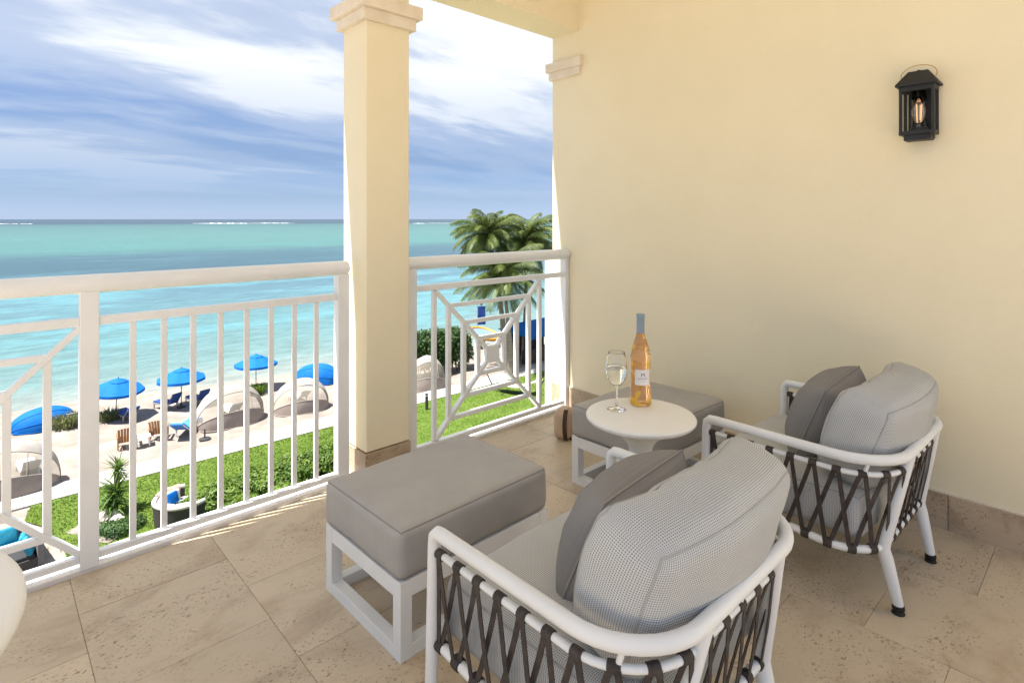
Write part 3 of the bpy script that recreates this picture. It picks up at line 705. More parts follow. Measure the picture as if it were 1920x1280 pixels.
# ================================================================== BEACH THINGS
BLUE = mat('royal_blue_canvas', (0.004, 0.13, 0.46), (0.007, 0.155, 0.52), 0.75, 3, spec=0.2, trans=0.25)
POLE = mat('pole_metal', (0.18, 0.15, 0.12), None, 0.5); DARKM = mat('dark_base', (0.03, 0.032, 0.035), None, 0.6)
def umbrella(p, label, h=2.35, rad=1.25, rz=0.2, tilt=0):
    root = empty('beach_umbrella', p, rz, label, 'umbrella', 'blue beach umbrellas')
    m = MB().tube([(0, 0, 0), (0, 0, h-.1)], .025, 10); m.build('pole', POLE, root, True)
    MB().lathe([(.001, 0), (.24, 0), (.24, .05), (.06, .08), (.04, .25), (.001, .25)], 20).build('base', DARKM, root, True)
    can = MB(); n = 8; rings = ((.36, h-.12), (rad*.68, h-.36), (rad, h-.56), (rad+.01, h-.70))
    for (r_, z) in rings:
        for k in range(n*4):
            t = 2*math.pi*k/(n*4); q = (k % 4)/4; sag = 1-.055*math.sin(math.pi*q); can.v.append((r_*sag*math.cos(t), r_*sag*math.sin(t), z-.03*math.sin(math.pi*q)*(r_/rad)))
    for j in range(3):
        for k in range(n*4): can.f.append((j*32+k, j*32+(k+1) % 32, j*32+32+(k+1) % 32, j*32+32+k))
    c_ = can.build('canopy', BLUE, root, True)
    v_ = MB(); v_.v.append((0, 0, h+.04))
    for (r_, z) in ((.2, h-.03), (.44, h-.13)):
        for k in range(32):
            t = 2*math.pi*k/32; v_.v.append((r_*math.cos(t)*(1-.05*math.sin(math.pi*(k % 4)/4)), r_*math.sin(t)*(1-.05*math.sin(math.pi*(k % 4)/4)), z))
    for k in range(32): v_.f += [(0, 1+k, 1+(k+1) % 32), (1+k, 33+k, 33+(k+1) % 32, 1+(k+1) % 32)]
    v_.build('vent_cap', BLUE, c_, True)
    MB().lathe([(.001, h+.03), (.03, h+.04), (.02, h+.09), (.001, h+.11)], 10).build('finial', BLUE, c_, True)
    for k in range(n):
        t = 2*math.pi*k/n; MB().tube([(.03*math.cos(t), .03*math.sin(t), h-.12), (rad*math.cos(t)*.99, rad*math.sin(t)*.99, h-.575)], .009, 5).build('rib', POLE, root)
    root.rotation_euler = (R(tilt), 0, rz); return root
umbrella(gp(340, 762), 'open blue beach umbrella in the middle of the three, over the small loungers', 2.25, 1.3, .2)
umbrella(gp(216, 783), 'open blue beach umbrella just right of the thick railing post', 2.2, 1.3, .5, 6)
umbrella(gp(480, 728), 'open blue beach umbrella above the low green bush near the water', 2.2, 1.3, .35)
HOODW = mat('white_hood_fabric', (0.34, 0.31, 0.28), (0.40, 0.37, 0.34), 0.85, 3, trans=0.2)
SKIRT = mat('beige_skirt_fabric', (0.25, 0.205, 0.18), (0.30, 0.25, 0.22), 0.85, 3, trans=0.1)
def meshmat(name, c, a):
    m = mat(name, c, None, 0.9); t = m.node_tree; b = t.nodes['Principled BSDF']; b.inputs['Alpha'].default_value = a; return m
NET = meshmat('beige_netting', (0.36, 0.32, 0.26), 0.5); TRIM = mat('hood_trim', (0.30, 0.26, 0.23), None, 0.8)
def cabana(A, B, h, depth, label, mats=(SKIRT, NET, HOODW), names=('skirt', 'net_window', 'hood'), group='beige clamshell shelters', cuts=(0, 24, 58, 128)):
    A = Vector(A); B = Vector(B); c_ = (A+B)/2; d = B-A; rz = math.atan2(d.y, d.x); a = d.length/2
    root = empty('clamshell_shelter', c_, rz, label, 'beach shelter', group)
    def P(th, ph):
        s = math.sin(ph)**.75; wob = .025*noise.noise(Vector((th*2.2, ph*3, c_.x)))
        return (-a*math.cos(ph)*(1+.02*math.sin(th)), -depth*s*math.cos(th)*(1+wob), max(h*s*math.sin(th)*(1+wob), 0)+.02)
    for k in range(3):
        m = MB(); n1_, n2_ = 9, 28; t0, t1 = R(cuts[k]), R(cuts[k+1])
        for i in range(n1_+1):
            for j in range(n2_+1): m.v.append(P(t0+(t1-t0)*i/n1_, math.pi*j/n2_))
        for i in range(n1_):
            for j in range(n2_): q = i*(n2_+1)+j; m.f.append((q, q+1, q+n2_+2, q+n2_+1))
        part = m.build(names[k], mats[k], root, 'all')
    for dg in cuts:
        MB().tube([P(R(dg), math.pi*j/28) for j in range(29)], .022, 6).build('hoop', TRIM if mats[0] is SKIRT else BLUE, root, True)
    if mats[0] is SKIRT:
        for ph in (R(62), R(118)): MB().tube([P(R(cuts[1])+(R(cuts[2])-R(cuts[1]))*j/6, ph) for j in range(7)], .018, 5).build('strut', TRIM, root)
    return root
cabana(gp(367, 806), gp(491, 776), 2.0, 1.15, 'beige netted clamshell shelter beside the white lounger and umbrella stand')
cabana(gp(512, 775), gp(614, 758), 1.75, 1.1, 'beige netted clamshell shelter nearest the column, seen left of it')
cabana((-1.3, 31.1, GZ), gp(112, 898), 2.05, 1.2, 'beige netted clamshell shelter at the left edge above the teal sofa')
cabana((20.3, 31.5, GZ), gp(833, 722), 2.05, 1.0, 'beige netted clamshell shelter right of the column by the bollard')
BL3 = (BLUE, BLUE, BLUE); BN = ('lower_panel', 'middle_panel', 'hood')
cabana(gp(20, 812), gp(140, 785), 0.98, 1.0, 'closed blue clamshell hood at the far left by the water', BL3, BN, 'blue clamshell hoods')
cabana(gp(553, 716), gp(636, 714), 1.2, 1.0, 'blue clamshell hood behind the shelter nearest the column', BL3, BN, 'blue clamshell hoods')
WOODT = mat('teak_wood', (0.24, 0.11, 0.04), (0.31, 0.155, 0.065), 0.7, 8, stretch=(1, 1, .2)); WPL = mat('white_plastic', (0.72, 0.72, 0.71), None, 0.5)
CUSHB = mat('blue_lounger_cushion', (0.01, 0.045, 0.19), (0.015, 0.06, 0.24), 0.85, 6); STEEL = mat('lounger_steel', (0.45, 0.46, 0.48), None, .4, metal=.6)
def beach_chair(p, rz, label):
    root = empty('beach_chair', p, rz, label, 'beach chair', 'slatted teak beach chairs')
    for i in range(6):
        x = -.27+.108*i; MB().bar((x, -.30, .28), (x*1.12, -.62, 1.0+.05*math.cos(x*4)), .095, .018, .002).build('back_slat', WOODT, root)
    for i in range(5): MB().box((0, -.22+.13*i, .30+.02*i), (.6, .115, .02), None, .002).build('seat_slat', WOODT, root)
    for s in (-1, 1):
        MB().bar((s*.33, .36, .0), (s*.33, .36, .56), .05, .08, .002).build('leg', WOODT, root)
        MB().bar((s*.33, -.40, .0), (s*.33, -.36, .56), .05, .08, .002).build('leg', WOODT, root)
        MB().box((s*.35, -.02, .572), (.12, .84, .024), None, .002).build('armrest', WOODT, root)
        MB().bar((s*.30, -.5, .05), (s*.30, .38, .36), .03, .09, .002).build('side_rail', WOODT, root)
    return root
beach_chair(gp(238, 838)+Vector((0, .2, 0)), R(-8), 'slatted teak beach chair left of the small white table')
beach_chair(gp(300, 822)+Vector((0, .2, 0)), R(-22), 'slatted teak beach chair right of the small white table')
st = empty('beach_table', gp(268, 834), R(-10), 'small white plastic table between the two teak beach chairs', 'table')
MB().box((0, 0, .43), (.62, .5, .04), None, .01).build('table_top', WPL, st)
for sx in (-1, 1):
    for sy in (-1, 1): MB().bar((sx*.27, sy*.2, 0), (sx*.24, sy*.17, .41), .05, .05, .004).build('leg', WPL, st)
def lounger(p, rz, label, ang=48, frame=STEEL, s=1.0, cm=CUSHB):
    root = empty('sun_lounger', p, rz, label, 'sun lounger', 'blue cushioned sun loungers'); root.scale = (s, s, s)
    for sx in (-1, 1):
        MB().box((sx*.31, .25, .28), (.05, 1.3, .06), None, .004).build('side_rail', frame, root)
        for y_ in (-.3, .8): MB().bar((sx*.31, y_, 0), (sx*.29, y_, .28), .05, .06, .003).build('leg', frame, root)
    cushion('seat_cushion', (.30, .62, .05), .03, (0, 0, .008), cm, root, lambda q: q+Vector((0, .28, .36)), .002, 5)
    c_, s_ = math.cos(R(ang)), math.sin(R(ang))
    cushion('back_cushion', (.30, .36, .05), .03, (0, 0, .008), cm, root, lambda q: Vector((q.x, -.36-c_*(q.y+.36)-s_*q.z*-1, .34+s_*(q.y+.36)+c_*q.z)), .002, 5)
    for sx in (-1, 1): MB().bar((sx*.28, -.34, .28), (sx*.28, -.34-c_*.74, .28+s_*.74), .04, .04, .003).build('back_rail', frame, root)
    return root
lounger(gp(316, 765), R(25), 'blue sun lounger left of the middle umbrella pole', 58)
lounger(gp(372, 757), R(15), 'blue sun lounger right of the middle umbrella pole', 58)
lounger(gp(238, 785), R(12), 'dark blue sun lounger half behind a baluster under the leftmost open umbrella', 40)
lounger(gp(350, 812), R(-38), 'white framed sun lounger with blue cushions beside the umbrella stand', 35, WPL, 1.15, mat('bright_blue_cushion', (0.03, 0.16, 0.50), (0.05, 0.2, 0.6), .85, 5))
lounger(gp(440, 782)+Vector((0, .6, 0)), R(5), 'pale sun lounger inside the middle clamshell shelter', 40, WPL, 1, WPL)
lounger(gp(570, 757)+Vector((0, .7, 0)), R(5), 'pale sun lounger inside the shelter nearest the column', 40, WPL, 1, WPL)
lounger(gp(55, 895)+Vector((0, .5, 0)), R(5), 'pale sun lounger inside the shelter at the left edge', 40, WPL, 1, WPL)
us = empty('umbrella_stand', gp(384, 823), 0, 'empty black umbrella stand beside the middle clamshell shelter', 'umbrella stand')
MB().lathe([(.001, 0), (.27, 0), (.27, .04), (.05, .07), (.001, .07)], 24).build('base', DARKM, us, True); MB().tube([(0, 0, .05), (0, 0, .5)], .035, 10).build('tube', DARKM, us, True)
bl = empty('bollard_light', gp(800, 768), 0, 'slim black bollard light on the lawn by the path', 'bollard')
MB().lathe([(.001, 0), (.085, 0), (.085, .78), (.001, .78)], 20).build('post', DARKM, bl, True); MB().lathe([(.05, .78), (.05, .86), (.001, .86)], 16).build('lens', WPL, bl, True); MB().lathe([(.001, .86), (.095, .86), (.09, .93), (.001, .94)], 20).build('cap', DARKM, bl, True)

# ------------------------------------------------------------------ plants
def leafmat(name, c1, c2, sc_=1.4): return mat(name, c1, c2, 0.5, sc_, 5, spec=0.35, world=True, trans=0.3, lo=.3, hi=.7)
LEAF1 = leafmat('bright_shrub_leaf', (0.04, 0.095, 0.01), (0.15, 0.23, 0.03)); LEAF2 = leafmat('dark_hedge_leaf', (0.02, 0.055, 0.012), (0.06, 0.12, 0.025))
LEAF3 = leafmat('dune_leaf', (0.10, 0.13, 0.05), (0.20, 0.22, 0.09)); LEAF4 = leafmat('ground_cover_leaf', (0.03, 0.08, 0.02), (0.07, 0.14, 0.03)); BARK = mat('bark', (0.12, 0.09, 0.065), (0.2, 0.16, 0.12), 0.9, 8, 5, .6, 30)
def leaves(lobes, n, size, seed=0, shape=.5):
    """leaf blades spread over the outer part of overlapping lobes"""
    g = np.random.default_rng(seed); m = MB(); tot = sum(l[3]*l[4] for l in lobes)
    for (x, y, z, rx, rz) in lobes:
        k = int(n*rx*rz/tot)
        for _ in range(k):
            d = g.normal(size=3); d /= np.linalg.norm(d); d[2] = d[2] if d[2] > -.35 else -d[2]
            q = g.uniform(.35, 1.05)**.5; lump = 1+.22*noise.noise(Vector((d[0]*2.3+x, d[1]*2.3+y, d[2]*2.3+seed)))
            p = Vector((x+d[0]*rx*q*lump, y+d[1]*rx*q*lump, z+d[2]*rz*q*lump))
            nrm = (Vector(d)+Vector(g.normal(size=3))*.55+Vector((0, 0, .35))).normalized()
            t = nrm.cross(Vector(g.normal(size=3))).normalized(); b_ = nrm.cross(t); s = size*g.uniform(.6, 1.3)
            o = len(m.v); m.v += [tuple(p-t*s), tuple(p+b_*s*shape-nrm*s*.12), tuple(p+t*s), tuple(p-b_*s*shape-nrm*s*.12)]; m.f += [(o, o+1, o+2), (o, o+2, o+3)]
    return m
def shrub(name, lobes, n, size, mat_, label, group=None, seed=0, shape=.5):
    b_ = Vector((lobes[0][0], lobes[0][1], GZ)); root = empty(name, (0, 0, 0), 0, label, 'shrub', group)
    st_ = MB()
    for (x, y, z, rx, rz) in lobes:
        for k in range(3):
            a = random.uniform(0, 6.28); st_.tube([(x, y, GZ-.05), (x+.3*rx*math.cos(a), y+.3*rx*math.sin(a), z), (x+.6*rx*math.cos(a), y+.6*rx*math.sin(a), z+rz*.6)], [.03, .02, .008], 5)
    st_.build('stems', BARK, root); leaves(lobes, n, size, seed, shape).build('foliage', mat_, root); return root
sh = 0
for i, (px, py, r_, hz, lb_) in enumerate(((372, 962, .75, .55, 'low bright green shrub right beside the round wicker sofa'), (425, 948, .95, .75, 'bright green leafy shrub in the row, second from the wicker sofa'), (488, 925, 1.0, .85, 'bright green leafy shrub in the row, third from the wicker sofa'), (548, 905, 1.0, .85, 'bright green leafy shrub in the row, second from the column'), (606, 880, .95, .75, 'bright green leafy shrub in the row, nearest the column'), (455, 985, .9, .8, 'bright green leafy shrub in front of the row, just above the bottom rail'), (540, 958, .9, .8, 'bright green shrub low in front of the row near the ottoman'))):
    p = gp(px, py); lob = [(p.x, p.y, GZ+hz*.5, r_, hz*.75)]
    for k in range(4):
        a = random.uniform(0, 6.28); lob.append((p.x+r_*.6*math.cos(a), p.y+r_*.6*math.sin(a), GZ+hz*random.uniform(.35, .7), r_*.55, hz*.55))
    shrub('leafy_shrub', lob, 5200, .075, LEAF1, lb_, 'bright green shrubs below the railing', 20+i)
p = gp(222, 1000); shrub('ground_cover_shrub', [(p.x, p.y, GZ+.15, .55, .3), (p.x+.5, p.y+.2, GZ+.15, .4, .25), (p.x-.3, p.y+.4, GZ+.12, .4, .22)], 3600, .04, LEAF4, 'small dark green ground-cover shrub in front of the pale rocks', None, 3)
p = gp(845, 700); lob = []
for k in range(14): lob.append((p.x-3.2+.36*k+random.uniform(-.2, .2), p.y+.7+.25*math.sin(k), GZ+(.9 if k % 2 else 1.9)+random.uniform(-.1, .2), .95, 1.25))
shrub('dark_hedge', lob, 22000, .10, LEAF2, 'tall dark green hedge behind the nested-square railing', None, 5)
for i, (px, py, s, lb_) in enumerate(((128, 800, 1.0, 'grey-green dune bush beside the closed blue hood'), (203, 787, .75, 'grey-green dune bush just right of the thick railing post'), (480, 738, .8, 'low green bush below the umbrella near the water'))):
    p = gp(px, py); m = MB(); root = empty('dune_bush', p, 0, lb_, 'bush', 'dune bushes on the sand')
    for k in range(420):
        a = random.uniform(0, 6.28); q = random.uniform(0, .5)*s; r_ = random.uniform(.25, .6)*s; h = random.uniform(.35, .85)*s
        x0, y0 = q*math.cos(a)*1.3, q*math.sin(a); b_ = a+random.uniform(-.7, .7); x1, y1 = x0+r_*math.cos(b_), y0+r_*math.sin(b_); o = len(m.v); wd = .018
        m.v += [(x0-wd, y0, 0), (x0+wd, y0, 0), ((x0+x1)/2+wd, (y0+y1)/2, h*.8), ((x0+x1)/2-wd, (y0+y1)/2, h*.8), (x1, y1, h*random.uniform(.6, 1.1))]; m.f += [(o, o+1, o+2, o+3), (o+3, o+2, o+4)]
    m.build('blades', LEAF3 if i < 2 else LEAF1, root)
bd = bx('driftwood_board', gp(141, 797)+Vector((0, 0, .42)), (.75, .05, .5), mat('weathered_board', (0.28, 0.28, 0.26), (0.40, 0.40, 0.38), .9, 6), None, None, .004); tag(bd, 'small weathered grey board standing by the left dune bush', 'board')
# yucca
YUC = leafmat('yucca_leaf', (0.03, 0.085, 0.015), (0.14, 0.24, 0.04), 2.5)
yp = gp(216, 962); yu = empty('yucca_plant', yp, 0, 'spiky yucca plant with two rosettes beside the pale rocks', 'plant')
MB().tube([(0, 0, -.05), (.02, 0, .5), (.0, .0, 1.0), (.12, .1, 1.6)], [.09, .08, .07, .05], 8).build('trunk', BARK, yu, True)
blade_cache = []
for k in range(8):
    m = MB(); ln_ = .78; n = 6; bend = .1+.1*k
    for i in range(n+1):
        t = i/n; wd = .042*(1-t)**.6*min(1, .5+3*t)+.001; ang = R(80)-bend*1.6*t; m.v += [(ln_*t*math.cos(bend*t), -wd, -.5*bend*ln_*t*t+.012), (ln_*t*math.cos(bend*t), 0, -.5*bend*ln_*t*t), (ln_*t*math.cos(bend*t), wd, -.5*bend*ln_*t*t+.012)]
    for i in range(n): m.f += [(i*3, i*3+1, i*3+4, i*3+3), (i*3+1, i*3+2, i*3+5, i*3+4)]
    blade_cache.append(m)
blm = []
for (bx_, by_, bz_, cnt, sc_l, lo_, hi_) in ((0, 0, .8, 90, 1.0, -50, 75), (.10, .08, 1.55, 80, .8, -50, 85), (-.12, -.1, .4, 70, .95, -30, 60)):
    for k in range(cnt):
        if len(blm) < 8: o = blade_cache[len(blm)].build('leaf', YUC, yu, 'all'); blm.append(o.data)
        else: o = link('leaf', random.choice(blm), yu)
        o.location = (bx_, by_, bz_+random.uniform(-.12, .1)); o.rotation_euler = (0, -R(random.uniform(lo_, hi_)), random.uniform(0, 6.28)); s = sc_l*random.uniform(.8, 1.15); o.scale = (s, s, s)
ROCK = mat('pale_rock', (0.42, 0.37, 0.32), (0.58, 0.52, 0.46), .95, 3, 7, .6, 12)
for i, (px, py, s, lb_) in enumerate(((197, 972, .42, 'largest pale weathered rock at the foot of the yucca'), (218, 980, .3, 'smaller pale rock right of the largest rock'), (207, 985, .25, 'small pale rock in front of the other two'))):
    bm = bmesh.new(); bmesh.ops.create_icosphere(bm, subdivisions=3, radius=1)
    for q in bm.verts:
        d = q.co.copy(); q.co = Vector((d.x*s*1.3, d.y*s*.8, d.z*s*.55))*(1+.35*noise.noise(d*1.3+Vector((i*5, 0, 0)))+.12*noise.noise(d*4))
    me = bpy.data.meshes.new('rock'); bm.to_mesh(me); bm.free(); me.materials.append(ROCK); o = link('rock', me); o.location = gp(px, py)+Vector((0, 0, s*.2)); o.rotation_euler = (0, 0, i*1.3); tag(o, lb_, 'rock', 'pale rocks by the yucca')
# palms
FROND = leafmat('palm_frond', (0.03, 0.065, 0.012), (0.15, 0.185, 0.045), .9); TRUNK = mat('palm_trunk', (0.20, 0.17, 0.13), (0.32, 0.28, 0.22), .9, 3, 4, .5, 10, stretch=(1, 1, 5))
def palm(base, top, nf, rl, label, seed):
    g = random.Random(seed); root = empty('palm_tree', base, 0, label, 'palm tree', 'coconut palms'); tv = Vector(top)-Vector(base)
    pts = []; rad = []
    for i in range(15):
        t = i/14; pts.append((tv.x*t**1.6, tv.y*t**1.6, tv.z*t)); rad.append(.24*(1-t)**3+.14-.03*t+(.008 if i % 2 else 0))
    MB().tube(pts, rad, 12).build('trunk', TRUNK, root, True)
    for k in range(nf):
        az = 2.399*k+g.uniform(-.3, .3); el = R(82-128*(k/nf)**.85+g.uniform(-8, 8)); ln_ = rl*g.uniform(.82, 1.1)*(.75 if k < 4 else 1)
        m = MB(); n = 34; P = []; p = Vector((0, 0, 0)); e = el
        for i in range(n+1):
            P.append(p.copy()); d = Vector((math.cos(e), 0, math.sin(e))); p = p+d*(ln_/n); e -= (R(62)/n)*(.35+1.5*i/n)*(1.15 if el > 0 else .6)
        m.tube(P, [.03*(1-i/n)+.004 for i in range(n+1)], 4)
        for i in range(3, n):
            t = i/n; ll = ln_*.27*math.sin(math.pi*(t*.86+.1))**.7; tg = (P[i+1]-P[i]).normalized()
            for sd in (-1, 1):
                for h_ in (0, .33, .66):
                    q = P[i].lerp(P[i+1], h_); dr = (tg*.75+Vector((0, sd, 0))*.75+Vector((0, 0, -.28+g.uniform(-.18, .12)))).normalized(); l2 = ll*g.uniform(.8, 1.1)
                    mid = q+dr*l2*.55; tip = q+dr*l2+Vector((0, 0, -.42*l2)); wv = tg*.019; o = len(m.v)
                    m.v += [tuple(q-wv*.6), tuple(q+wv*.6), tuple(mid+wv), tuple(mid-wv), tuple(tip)]; m.f += [(o, o+1, o+2, o+3), (o+3, o+2, o+4)]
        f_ = m.build('frond', FROND, root); f_.location = tv+Vector((0, 0, -.05)); f_.rotation_euler = (0, 0, az)
    NUT = mat('coconut', (0.16, 0.16, 0.05), (0.25, 0.2, 0.08), .6, 6)
    for k in range(5):
        a = k*1.26; MB().lathe([(.001, -.14), (.07, -.11), (.11, -.02), (.1, .07), (.05, .13), (.001, .14)], 10).build('coconut', NUT, root, 'all').location = tv+Vector((.2*math.cos(a), .2*math.sin(a), -.3))
    return root
pa = at(925, 470, 0); 
def onray(px, py, d):     # point seen at a pixel, d metres ahead
    l = (px-960)/FPX*d; return Vector((math.cos(TH)*d+math.sin(TH)*l, math.sin(TH)*d-math.cos(TH)*l, CAM_H+(411-py)/FPX*d))
b1 = gp(948, 684); t1 = onray(915, 436, 43.0); palm((b1.x, b1.y, GZ), t1, 42, 3.3, 'tall coconut palm whose crown is on the left above the rail', 3)
b2 = gp(985, 676); t2 = onray(988, 446, 45.5); palm((b2.x, b2.y, GZ), t2, 40, 3.4, 'tall coconut palm whose crown is against the wall edge', 11)
b3 = gp(958, 700); t3 = onray(942, 512, 41.5); palm((b3.x, b3.y, GZ), t3, 38, 3.6, 'shorter coconut palm with its crown below the top rail', 17)
# beach bar beyond the palms
bar = empty('beach_hut', gp(985, 690)+Vector((2.2, .8, 0)), R(4), 'dark open beach hut with a bright blue awning behind the palms', 'hut')
DKW = mat('dark_hut_timber', (0.035, 0.03, 0.028), (0.06, 0.05, 0.045), .8, 4)
for x in (-1.6, 0, 1.6, 3.2):
    for y_ in (0, 2.2): MB().box((x, y_, 1.2), (.12, .12, 2.4), None, .005).build('post', DKW, bar)
MB().box((.8, 2.26, 1.15), (4.9, .06, 2.3)).build('back_wall', DKW, bar); MB().box((.8, .1, .52), (4.7, .5, 1.04), None, .01).build('counter', DKW, bar)
m = MB(); m.add([(-2.0, -.6, 2.2), (3.6, -.6, 2.2), (3.6, 2.5, 2.45), (-2.0, 2.5, 2.45), (-1.8, .9, 3.05), (3.4, .9, 3.05)], [(0, 1, 5, 4), (2, 3, 4, 5), (1, 2, 5), (3, 0, 4)]); m.build('awning', BLUE, bar)
MB().box((.8, -.6, 2.09), (5.6, .02, .24)).build('valance', BLUE, bar)
fl = empty('beach_float', gp(908, 648)+Vector((0, 0, .5)), R(20), 'round pale-blue float with a yellow rim beyond the hedge', 'float')
YEL = mat('yellow_rim', (0.5, 0.24, 0.02), None, .5); PBL = mat('pale_blue_skin', (0.14, 0.22, 0.36), None, .5)
MB().tube([(1.25*math.cos(2*math.pi*k/32), 1.25*math.sin(2*math.pi*k/32), .55+.35*math.sin(2*math.pi*k/32)) for k in range(32)], .14, 10, closed=True).build('rim', YEL, fl, True)
m = MB(); m.v = [(0, 0, .62)]+[(1.2*math.cos(2*math.pi*k/32), 1.2*math.sin(2*math.pi*k/32), .55+.35*math.sin(2*math.pi*k/32)) for k in range(32)]; m.f = [(0, k+1, (k+1) % 32+1) for k in range(32)]; m.build('skin', PBL, fl, True)
for k in range(4): MB().tube([(1.2*math.cos(k*1.57+.5), 1.2*math.sin(k*1.57+.5), -.5), (1.2*math.cos(k*1.57+.5), 1.2*math.sin(k*1.57+.5), .5)], .06, 8).build('leg', YEL, fl)
fg = empty('beach_flag', gp(906, 640)+Vector((.3, 1.2, 0)), R(-30), 'upright dark blue feather banner behind the yellow-rimmed float', 'banner')
MB().tube([(0, 0, 0), (0, 0, 3.2)], .02, 8).build('pole', POLE, fg); m = MB()
for i in range(9):
    for j in range(5): m.v.append((.05+.18*j, .05*math.sin(i*.8+j*.9), 1.3+.21*i))
for i in range(8):
    for j in range(4): q = i*5+j; m.f.append((q, q+1, q+6, q+5))
m.build('cloth', mat('navy_cloth', (0.012, 0.05, 0.25), None, .8), fg, 'all')
# hammock
hm = empty('hammock', gp(966, 738), R(-62), 'cream cloth hammock on a stand at the edge of the lawn', 'hammock'); CREAM = mat('cream_cloth', (0.62, 0.56, 0.42), (0.68, 0.62, 0.48), .85, 3)
m = MB()
for i in range(21):
    t = i/20*2-1
    for j in range(9): s = j/8*2-1; m.v.append((1.35*t, .45*s*(1-.35*t*t), .42+.42*t*t+.10*s*s))
for i in range(20):
    for j in range(8): q = i*9+j; m.f.append((q, q+1, q+10, q+9))
m.build('bed', CREAM, hm, 'all')
MB().tube([(-1.9, 0, 1.1), (-1.5, 0, .3), (-.8, 0, .06), (.8, 0, .06), (1.5, 0, .3), (1.9, 0, 1.1)], .04, 8).build('stand', DARKM, hm, True)
for s in (-1, 1):
    MB().tube([(s*1.35, 0, .85), (s*1.88, 0, 1.08)], .012, 6).build('rope', CREAM, hm); MB().tube([(s*.7, -.6, .03), (s*.7, .6, .03)], .04, 8).build('foot', DARKM, hm, True)
# round wicker sofa
WICK = mat('dark_wicker', (0.028, 0.026, 0.026), (0.055, 0.05, 0.048), .7, 30, 3, .5, 60); OFFW = mat('off_white_cushion', (0.66, 0.63, 0.60), (0.72, 0.69, 0.66), .9, 4); RIMC = mat('pale_wicker_rim', (0.42, 0.38, 0.35), (0.5, 0.46, 0.43), .8, 20); TAUP = mat('taupe_throw', (0.32, 0.25, 0.20), (0.38, 0.30, 0.25), .9, 5)
ws = empty('wicker_sofa', gp(322, 985)+Vector((.45, .25, 0)), R(15), 'round dark wicker sofa with off-white cushions near the shrubs', 'sofa')
m = MB(); n = 28; a0, a1 = R(60), R(285); Ro, Ri, hh = 1.0, .88, .82
for i in range(n+1):
    t = a0+(a1-a0)*i/n; c_, s_ = math.cos(t), math.sin(t); m.v += [(Ro*.93*c_, Ro*.93*s_, 0), (Ro*c_, Ro*s_, hh), (Ri*c_, Ri*s_, hh), (Ri*c_, Ri*s_, .0)]
for i in range(n):
    for k in range(3): m.f.append((i*4+k, i*4+k+4, i*4+k+5, i*4+k+1))
m.f += [(0, 1, 2, 3), (n*4+3, n*4+2, n*4+1, n*4)]
m.build('shell', WICK, ws, True)
MB().tube([(.94*math.cos(a0+(a1-a0)*i/n), .94*math.sin(a0+(a1-a0)*i/n), hh) for i in range(n+1)], .08, 10).build('rim', RIMC, ws, True)
MB().lathe([(.001, 0), (.86, 0), (.86, .3), (.001, .3)], 32).build('base', WICK, ws, True)
MB().lathe([(.001, .3), (.82, .3), (.86, .34), (.86, .42), (.82, .47), (.001, .48)], 32).build('seat_cushion', OFFW, ws, True)
for k, a in enumerate((95, 128, 162, 200, 240)):
    c_ = R(a); cushion('back_cushion', (.26, .09, .20), .06, (0, .03, .01), OFFW if k != 3 else OFFW, ws, lambda q, c_=c_: Matrix.Rotation(c_-R(90), 3, 'Z') @ (Matrix.Rotation(R(-14), 3, 'X') @ q)+Vector((.68*math.cos(c_), .68*math.sin(c_), .66)), .004, 6)
pw = cushion('throw_pillow', (.21, .06, .21), .05, (0, .03, 0), BLUE, None, lambda q: Matrix.Rotation(R(30), 3, 'Z') @ (Matrix.Rotation(R(-20), 3, 'X') @ q), .004, 6); pw.location = ws.location+Vector((-.28, .38, .72)); tag(pw, 'bright blue throw pillow on the round wicker sofa', 'pillow')
th_ = MB()
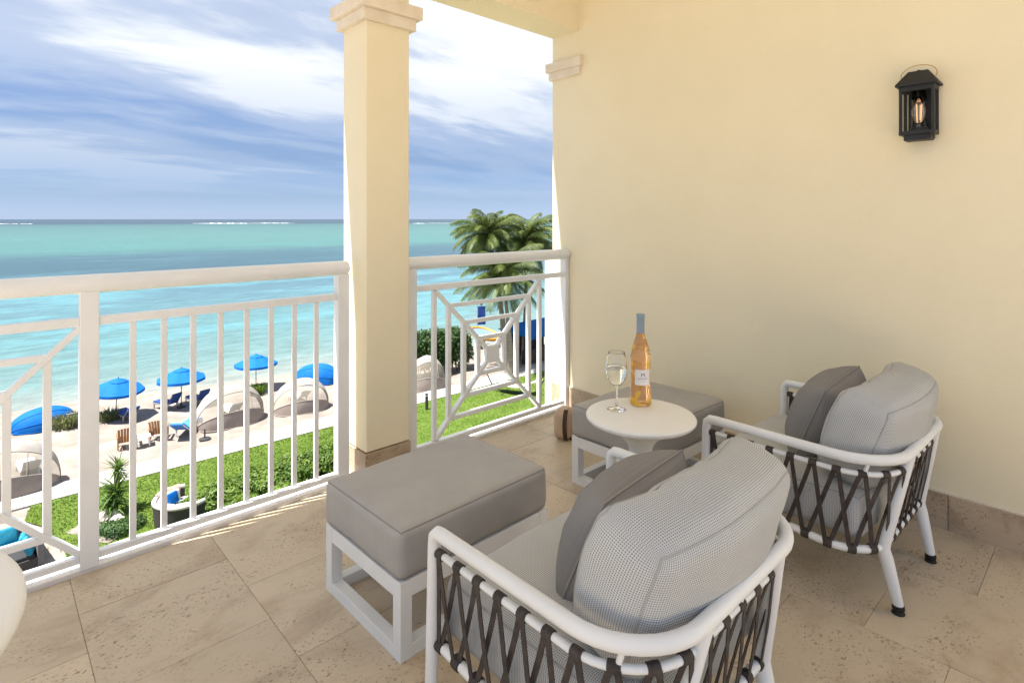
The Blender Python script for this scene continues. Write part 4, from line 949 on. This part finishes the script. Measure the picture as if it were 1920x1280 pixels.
for i in range(13):
    t = R(70)+R(62)*i/12
    for (r_, z) in ((1.03, .55), (1.05, .78), (1.0, .915), (.9, .92), (.84, .80), (.82, .62)): th_.v.append((r_*math.cos(t), r_*math.sin(t), z+.012*math.sin(i*1.7)))
for i in range(12):
    for k in range(5): th_.f.append((i*6+k, i*6+k+1, i*6+k+7, i*6+k+6))
to = th_.build('throw_blanket', TAUP, None, 'all'); to.location = ws.location; to.rotation_euler = ws.rotation_euler; tag(to, 'taupe throw draped over the rim of the round wicker sofa', 'blanket')
# teal sofa
TEAL = mat('teal_cushion', (0.009, 0.17, 0.26), (0.014, 0.21, 0.31), .85, 4); GREYW = mat('grey_wicker', (0.10, 0.095, 0.10), (0.17, 0.16, 0.17), .75, 30, 3, .4, 60)
ts = empty('teal_sofa', gp(40, 1062)+Vector((-.55, .35, 0)), R(8), 'dark grey wicker sofa with teal seat cushion at the lower left', 'sofa')
MB().box((0, 0, .16), (1.9, 1.7, .32), None, .02).build('base', WICK, ts)
MB().box((.9, 0, .40), (.16, 1.72, .72), None, .02).build('arm', GREYW, ts); MB().box((-.05, .86, .40), (1.74, .16, .72), None, .02).build('back', GREYW, ts)
cushion('seat_cushion', (.84, .40, .07), .04, (0, 0, .01), TEAL, ts, lambda q: q+Vector((-.08, .36, .40)), .003, 5)
cushion('front_cushion', (.84, .36, .07), .04, (0, 0, .01), mat('dark_seat_pad', (0.03, 0.03, 0.035), None, .9), ts, lambda q: q+Vector((-.08, -.44, .37)), .003, 5)
for i, (x, y_, rz, rx, lb_) in enumerate(((.25, .66, 5, -22, 'large teal pillow against the back of the teal sofa'), (.66, -.15, 80, -25, 'teal pillow leaning on the arm of the teal sofa, farther one'), (.70, -.52, 78, -28, 'teal pillow leaning on the arm of the teal sofa, nearest one'))):
    o = cushion('teal_pillow', (.27, .07, .25), .06, (0, .035, 0), TEAL, None, lambda q, rz=rz, rx=rx: Matrix.Rotation(R(rz), 3, 'Z') @ (Matrix.Rotation(R(rx), 3, 'X') @ q), .005, 6); o.location = ts.location+Vector((x, y_, .68)); tag(o, lb_, 'pillow', 'teal pillows')
